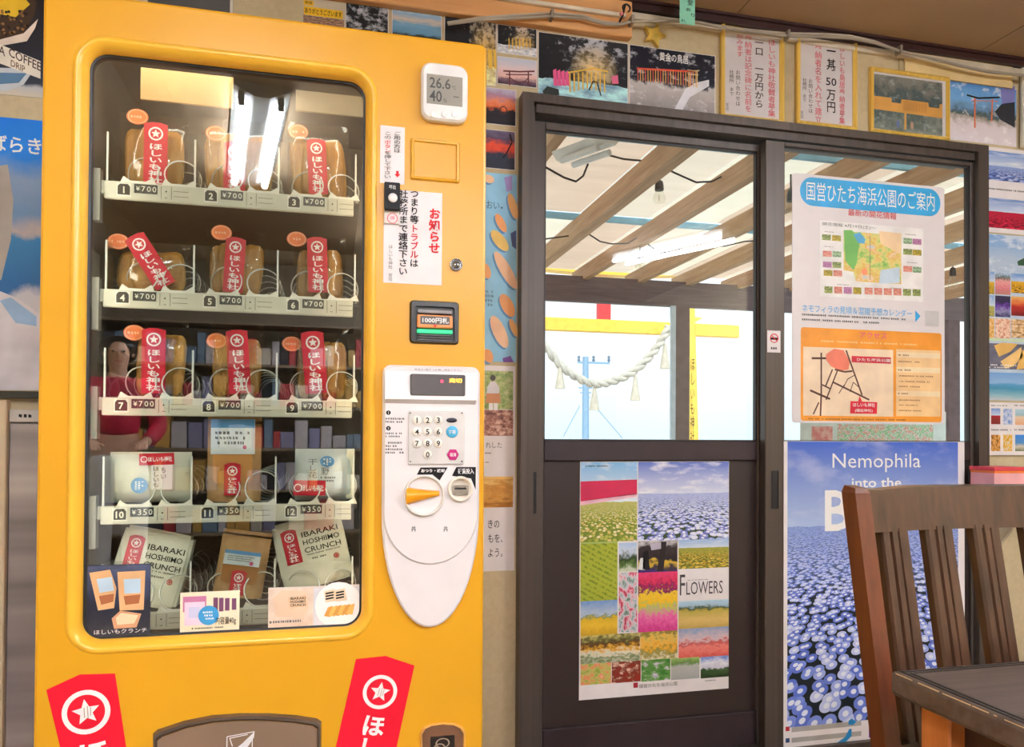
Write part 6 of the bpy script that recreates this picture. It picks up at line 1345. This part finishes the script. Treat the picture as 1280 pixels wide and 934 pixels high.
def rail(z0, z1, bow, d0, d1, nm):
    m = MB(); r = []
    for k in range(13):
        u = k/12; x = X0+PW+(CWD-2*PW)*u; b = bow*(1-(2*u-1)**2); dip = -0.004*math.exp(-(u*9-0.6)**2)
        r.append([(x, yl_(z0)+d0+b, z0), (x, yl_(z1)+d0+b, z1+dip), (x, yl_(z1)+d1+b, z1+dip+.002), (x, yl_(z0)+d1+b, z0)])
    m.loft(r); m.add(r[0], [(0, 1, 2, 3)]); m.add(r[-1], [(3, 2, 1, 0)]); part(nm, m, DW, ch)
zr0 = 0.885
rail(zr0, ZT-.004, .022, .004, .026, 'top_rail'); rail(0.50, 0.545, .018, .006, .026, 'lower_rail')
prof = [(a*.93, b*1.25) for a, b in [(-.031, .0), (-.031, -.004), (-.027, -.008), (-.014, -.008), (-.011, -.004), (-.008, -.009), (.003, -.009), (.006, -.004), (.009, -.008), (.027, -.008), (.031, -.004), (.031, .0), (.031, .008), (-.031, .008)]]
for k in range(4):
    u = (k+0.5)/4; xc_ = X0+PW+.053+(CWD-2*PW-.10)*k/3; b = .022*(1-(2*u-1)**2); m = MB(); r = []
    for z in (0.53, 0.7, zr0+.006): r.append([(xc_+a, yl_(z)+.015+b*.9+c_, z) for a, c_ in prof])
    m.loft(r); part('slat', m, DW, ch)
SY0, SY1 = yl_(.45)-.42, yl_(.45)+.004
part('seat', MB().rbox(X0+.004, X1-.004, SY0, SY1, .425, .455, .008, 2), DW, ch)
for x in (X0+.004, X1-.004-PW): part('front_leg', MB().rbox(x, x+PW, SY0+.01, SY0+.046, 0, .426, .003, 1), RW2, ch)
for x in (X0+.01, X1-.03): part('side_rail', MB().box(x, x+.02, SY0+.046, SY1, .37, .425), DW, ch)
part('stretcher', MB().box(X0+.03, X1-.03, SY0+.02, SY0+.038, .37, .425), DW, ch)
# table
TZ = 0.70
tc_ = on_z(1112, 838, TZ); q = on_z(1280, 896, TZ)
tb = thing('wooden_table', 'worn dark wooden table with a pale orange leg in the lower right corner', 'table', (tc_.x+.35, tc_.y-.35, 0))
TX0, TY1 = tc_.x, tc_.y; TX1, TY0 = TX0+1.1, TY1-.62
dirv = Vector((q.x-tc_.x, q.y-tc_.y, 0)); ang = math.atan2(dirv.x, -dirv.y)      # edge that runs towards the camera
th_ = .036
m = MB(); m.rbox(TX0, TX1, TY0, TY1, TZ-th_, TZ, .007, 3)
part('top', m, TOPW, tb)
m = MB()
for a, b in ((.010, .014), (.019, .022)):
    m.box(TX0+a, TX0+b, TY0+.01, TY1-a, TZ, TZ+.0012); m.box(TX0+a, TX1-.01, TY1-b, TY1-a, TZ, TZ+.0012)
part('inlay_line', m, plain((34, 28, 26), .35), tb)
m = MB(); random.seed(5)
yy = TY1-.01
while yy > TY0+.02:
    L = random.uniform(.004, .05); e = random.uniform(.0004, .0011); m.box(TX0+.0018, TX0+.0018+e, yy-L, yy, TZ-.0026, TZ-.0011-.0004*random.random()); yy -= L+random.uniform(.001, .012)
part('edge_wear', m, plain((206, 172, 128), .6), tb)
lx0 = TX0+.022; ly1 = on_x(1150, 915, lx0).y; ly0 = on_x(1187, 915, lx0).y; lw_ = on_y(1228, 915, ly0).x-lx0; ld = ly1-ly0
for x in (lx0, TX1-.022-lw_):
    for y in (ly0, TY0+(TY1-ly1)): part('leg', MB().rbox(x, x+lw_, y, y+ld, 0, TZ-th_, .003, 1), LEGW, tb)
part('apron', MB().box(lx0+lw_, TX1-.022-lw_, (ly0+ly1)/2-.01, (ly0+ly1)/2+.01, TZ-th_-.07, TZ-th_), plain((60, 36, 28), .45), tb)
part('apron', MB().box(lx0+lw_-.03, lx0+lw_-.01, TY0+(TY1-ly1)+ld, ly0, TZ-th_-.07, TZ-th_), plain((60, 36, 28), .45), tb)
# ================================================================== corner left of the machine
YC = 1.86
cx0, cx1 = on_y(-40, 700, YC).x, mx0-.03
cz1 = on_y(30, 512, YC).z
sc_ = thing('glass_cabinet', 'grey cabinet with a dull reflecting front left of the machine', 'cabinet', ((cx0+cx1)/2, YC, 0))
m = MB(); m.box(cx0-.2, cx1, YC+.012, D-.02, 0, cz1); part('body', m, plain((150, 146, 142), .5), sc_)
t = NT('dull_mirror_front', .22, .6, .55); v = t.tc(); f = t.noise(t.mapping(v, (.6, .6, 9)), 1.0, 3)
t.col(t.ramp(f, [(.35, (104, 100, 106)), (.5, (146, 142, 150)), (.65, (176, 172, 178))]))
fx = on_y(9, 700, YC).x
part('door', MB().rbox(fx, cx1-.004, YC, YC+.012, .05, cz1-.03, .002, 1), t.m, sc_)
part('header', MB().rbox(fx, cx1-.004, YC-.002, YC+.012, cz1-.028, cz1, .002, 1), plain((188, 184, 178), .4), sc_)
m = MB(); scribble(m, (on_y(24, 517, YC).x, on_y(40, 517, YC).x, cz1-.02, cz1-.008), 1, YC-.0026); part('lettering', m, BLACK, sc_)
part('beige_stile', MB().rbox(fx-.018, fx-.001, YC-.012, YC+.012, 0, cz1+.02, .002, 1), plain((198, 180, 150), .45), sc_)
part('beige_stile', MB().rbox(cx0-.2, fx-.02, YC-.006, YC+.012, 0, cz1+.014, .002, 1), plain((172, 156, 132), .45), sc_)
# ================================================================== shelf with boxes right of the door
x0, x1, z0, z1 = rect(D-.14, 1240, 585, 1300, 607)
sh2 = thing('wall_shelf', 'cream wall shelf behind the chair at the right wall', 'shelf', ((x0+x1)/2+.1, D-.1, z0-.25))
part('board', MB().rbox(DX1+.03, DX1+.9, D-.2, D-.002, z0-.03, z0-.004, .003, 1), plain((226, 214, 190), .5), sh2)
for x in (DX1+.08, DX1+.7): part('bracket', MB().prism([(0, 0), (0, .2), (.16, .2)], 0, .012).move(lambda p: (x+p[1], D-.004-p[0], z0-.232+p[2])), plain((200, 190, 170), .5), sh2)
bx_ = thing('gift_box', 'pink and orange printed box on the cream shelf', 'box', ((x0+x1)/2, D-.1, z0-.004))
part('carton', MB().rbox(x0, x0+.13, D-.15, D-.05, z0-.004, z1, .002, 1), plain((240, 176, 180), .5), bx_)
part('band', MB().box(x0-.0006, x0+.1306, D-.1508, D-.0494, z1-.018, z1-.010), plain((240, 130, 60), .5), bx_)
part('lid', MB().rbox(x0-.002, x0+.132, D-.152, D-.048, z1-.010, z1+.003, .002, 1), plain((222, 70, 84), .5), bx_)
solo('white_carton', MB().rbox(x0+.15, x0+.32, D-.16, D-.04, z0-.004, z1-.012, .003, 1).rbox(x0+.148, x0+.322, D-.162, D-.038, z1-.018, z1-.010, .002, 1), plain((244, 236, 220), .5), 'white carton beside the pink box on the shelf', 'carton')
# ================================================================== ceiling lights of the room, two of them added for brightness
def fitting(p, q, label):
    p, q = Vector(p), Vector(q); d = (q-p).normalized(); n = d.cross(Vector((0, 0, 1))).normalized(); z = Vector((0, 0, 1))
    o = thing('ceiling_light', label, 'ceiling light', (p+q)/2, group='twin tube lights on the ceiling')
    r = [[e+n*a+z*b for a, b in ((-.11, .0), (.11, .0), (.11, -.012), (.03, -.05), (-.03, -.05), (-.11, -.012))] for e in (p, q)]
    m = MB().loft(r); m.add(r[0], [(0, 1, 2, 3, 4, 5)]); m.add(r[1], [(5, 4, 3, 2, 1, 0)]); part('housing', m, plain((240, 238, 232), .4), o)
    for s_ in (-1, 1):
        part('tube', MB().tube([p+n*.075*s_-z*.058+d*.05, q+n*.075*s_-z*.058-d*.05], .016, 10), glow('fluorescent_tube', (236, 243, 255), LAMP), o)
        for e in (p+d*.04, q-d*.04): part('lamp_holder', MB().box(e.x+n.x*.075*s_-.012, e.x+n.x*.075*s_+.012, e.y+n.y*.075*s_-.012, e.y+n.y*.075*s_+.012, e.z-.075, e.z-.01), plain((225, 225, 220), .4), o)
ua, ub = Vector((-.275, -.10, CZ)), Vector((-.435, -1.22, CZ))
fitting(ua, ub, 'white twin tube ceiling light mirrored in the machine glass')
fitting((.55, -1.3, CZ), (.40, -2.4, CZ), 'white twin tube ceiling light behind the camera, middle of the room')  # added out of view to brighten the room
fitting((1.45, -2.0, CZ), (1.3, -3.1, CZ), 'white twin tube ceiling light at the far end of the room')  # also added for general brightness, clear of the glass reflections
fitting((2.58, .06, CZ), (2.10, -.86, CZ), 'white twin tube ceiling light mirrored in the door pane')
# ================================================================== seen only as reflections in the glass
rk = thing('souvenir_rack', 'souvenir rack across the room, faintly mirrored in the showcase glass', 'rack', (-.65, YB+.2, 0))
RKM = plain((150, 132, 110), .5)
for x in (-1.68, .38): part('side_panel', MB().box(x-.015, x+.015, YB+.02, YB+.36, 0, 2.02), RKM, rk)
random.seed(3)
stock = {}
for z in (.3, .62, .94, 1.26, 1.58, 1.9):
    part('rack_board', MB().box(-1.665, .365, YB+.02, YB+.36, z-.02, z), RKM, rk)
    x = -1.64
    while x < .28 and z < 1.8:
        w = random.uniform(.05, .12); h = random.uniform(.1, .24); c = random.choice(((210, 206, 214), (196, 60, 70), (70, 70, 84), (226, 220, 206), (150, 150, 190), (40, 40, 48), (214, 170, 90), (120, 150, 180)))
        stock.setdefault(c, MB()).rbox(x, x+w*.92, YB+.12+random.uniform(0, .05), YB+.3, z, z+h, .004, 1); x += w
for c, mb in stock.items(): part('boxed_goods', mb, plain(c, .5), rk)['kind'] = 'stuff'
def skinned(name, pts, edges, mat, parent, label=None):
    me = bpy.data.meshes.new(name); me.from_pydata([p[:3] for p in pts], edges, [])
    o = bpy.data.objects.new(name, me); COL.objects.link(o); o.parent = parent; me.materials.append(mat)
    sk = o.modifiers.new('skin', 'SKIN'); sk.use_smooth_shade = True
    for i, v in enumerate(me.skin_vertices[0].data if me.skin_vertices else []): pass
    bm = bmesh.new(); bm.from_mesh(me); lay = bm.verts.layers.skin.verify(); bm.verts.ensure_lookup_table()
    for i, p in enumerate(pts): bm.verts[i][lay].radius = (p[3], p[4] if len(p) > 4 else p[3]); bm.verts[i][lay].use_root = (i == 0)
    bm.to_mesh(me); bm.free()
    ss = o.modifiers.new('subd', 'SUBSURF'); ss.levels = ss.render_levels = 2
    if label: o['label'] = label
    return o
pe = thing('person', 'person in crimson jacket and white trousers, mirrored in the showcase glass', 'person', (-1.22, -1.85, 0), (0, 0, -.25))
SKINM, HAIRM, CRIM, WTR = plain((222, 176, 148), .5), plain((34, 26, 24), .4), plain((190, 22, 60), .6), plain((232, 232, 238), .6)
B = [(0, 0, .90, .12, .09), (0, .005, 1.08, .105, .08), (0, 0, 1.26, .12, .085), (0, -.005, 1.38, .055, .05), (0, .0, 1.43, .045), (0, .01, 1.50, .07, .085), (0, .01, 1.60, .06, .075)]; E_ = [(i, i+1) for i in range(6)]
for s_ in (-1, 1):
    k = len(B); B += [(s_*.15, 0, 1.32, .05), (s_*.22, -.02, 1.08, .038), (s_*.14, .17, .99, .028), (s_*.12, .22, .98, .024, .034)]; E_ += [(2, k), (k, k+1), (k+1, k+2), (k+2, k+3)]
    for f_ in range(4):
        a = -.026+.0175*f_; n = len(B); L_ = (.05, .06, .056, .044)[f_]
        B += [(s_*(.12+a*.9), .255, .978, .009), (s_*(.12+a*.9-.004), .255+L_*.6, .972, .0085), (s_*(.12+a*.9-.008), .255+L_, .952, .007)]; E_ += [(k+3, n), (n, n+1), (n+1, n+2)]
    n = len(B); B += [(s_*.085, .235, .985, .0095), (s_*.07, .262, .978, .008)]; E_ += [(k+3, n), (n, n+1)]
    k = len(B); B += [(s_*.085, 0, .86, .085), (s_*.09, .015, .48, .055), (s_*.09, -.01, .10, .036), (s_*.095, .0, .05, .034), (s_*.10, .11, .035, .03)]; E_ += [(0, k), (k, k+1), (k+1, k+2), (k+2, k+3), (k+3, k+4)]
skinned('body', B, E_, SKINM, pe)
J = [(0, 0, 1.00, .135, .10), (0, .005, 1.12, .125, .098), (0, 0, 1.26, .138, .10), (0, -.005, 1.37, .075, .066)]; EJ = [(0, 1), (1, 2), (2, 3)]
for s_ in (-1, 1): k = len(J); J += [(s_*.155, 0, 1.325, .066), (s_*.225, -.02, 1.08, .054), (s_*.15, .15, .995, .045)]; EJ += [(2, k), (k, k+1), (k+1, k+2)]
skinned('jacket', J, EJ, CRIM, pe)
T = [(0, 0, .97, .135, .105), (0, 0, .88, .14, .105)]; ET = [(0, 1)]
for s_ in (-1, 1): k = len(T); T += [(s_*.09, 0, .80, .10), (s_*.095, .015, .48, .078), (s_*.095, -.01, .09, .064)]; ET += [(1, k), (k, k+1), (k+1, k+2)]
skinned('trousers', T, ET, WTR, pe)
for s_ in (-1, 1):
    skinned('shoe', [(s_*.095, -.03, .045, .044), (s_*.1, .05, .042, .045), (s_*.105, .14, .035, .036)], [(0, 1), (1, 2)], plain((60, 56, 56), .5), pe)
    part('eye', MB().lathe([(0, -.008), (.006, -.006), (.008, 0), (.006, .006), (0, .008)], (s_*.028, .086, 1.525), 'y', 10), plain((40, 30, 28), .2), pe, True)
    part('ear', MB().lathe([(0, -.012), (.016, -.006), (.018, 0), (.012, .006), (0, .01)], (s_*.076, 0, 1.515), 'x', 10), SKINM, pe, True)
part('nose', MB().loft([[(-.006, .088, 1.535), (.006, .088, 1.535), (0, .094, 1.535)], [(-.012, .088, 1.495), (.012, .088, 1.495), (0, .112, 1.498)], [(-.006, .088, 1.488), (.006, .088, 1.488), (0, .095, 1.488)]], 0, True), SKINM, pe, True)
part('mouth', MB().box(-.02, .02, .084, .093, 1.462, 1.470), plain((186, 100, 96), .4), pe, True)
skinned('hair', [(0, -.05, 1.45, .085, .06), (0, -.045, 1.54, .125, .09), (0, -.01, 1.625, .11, .115)], [(0, 1), (1, 2)], HAIRM, pe)
bpy.data.objects.remove(_fo)
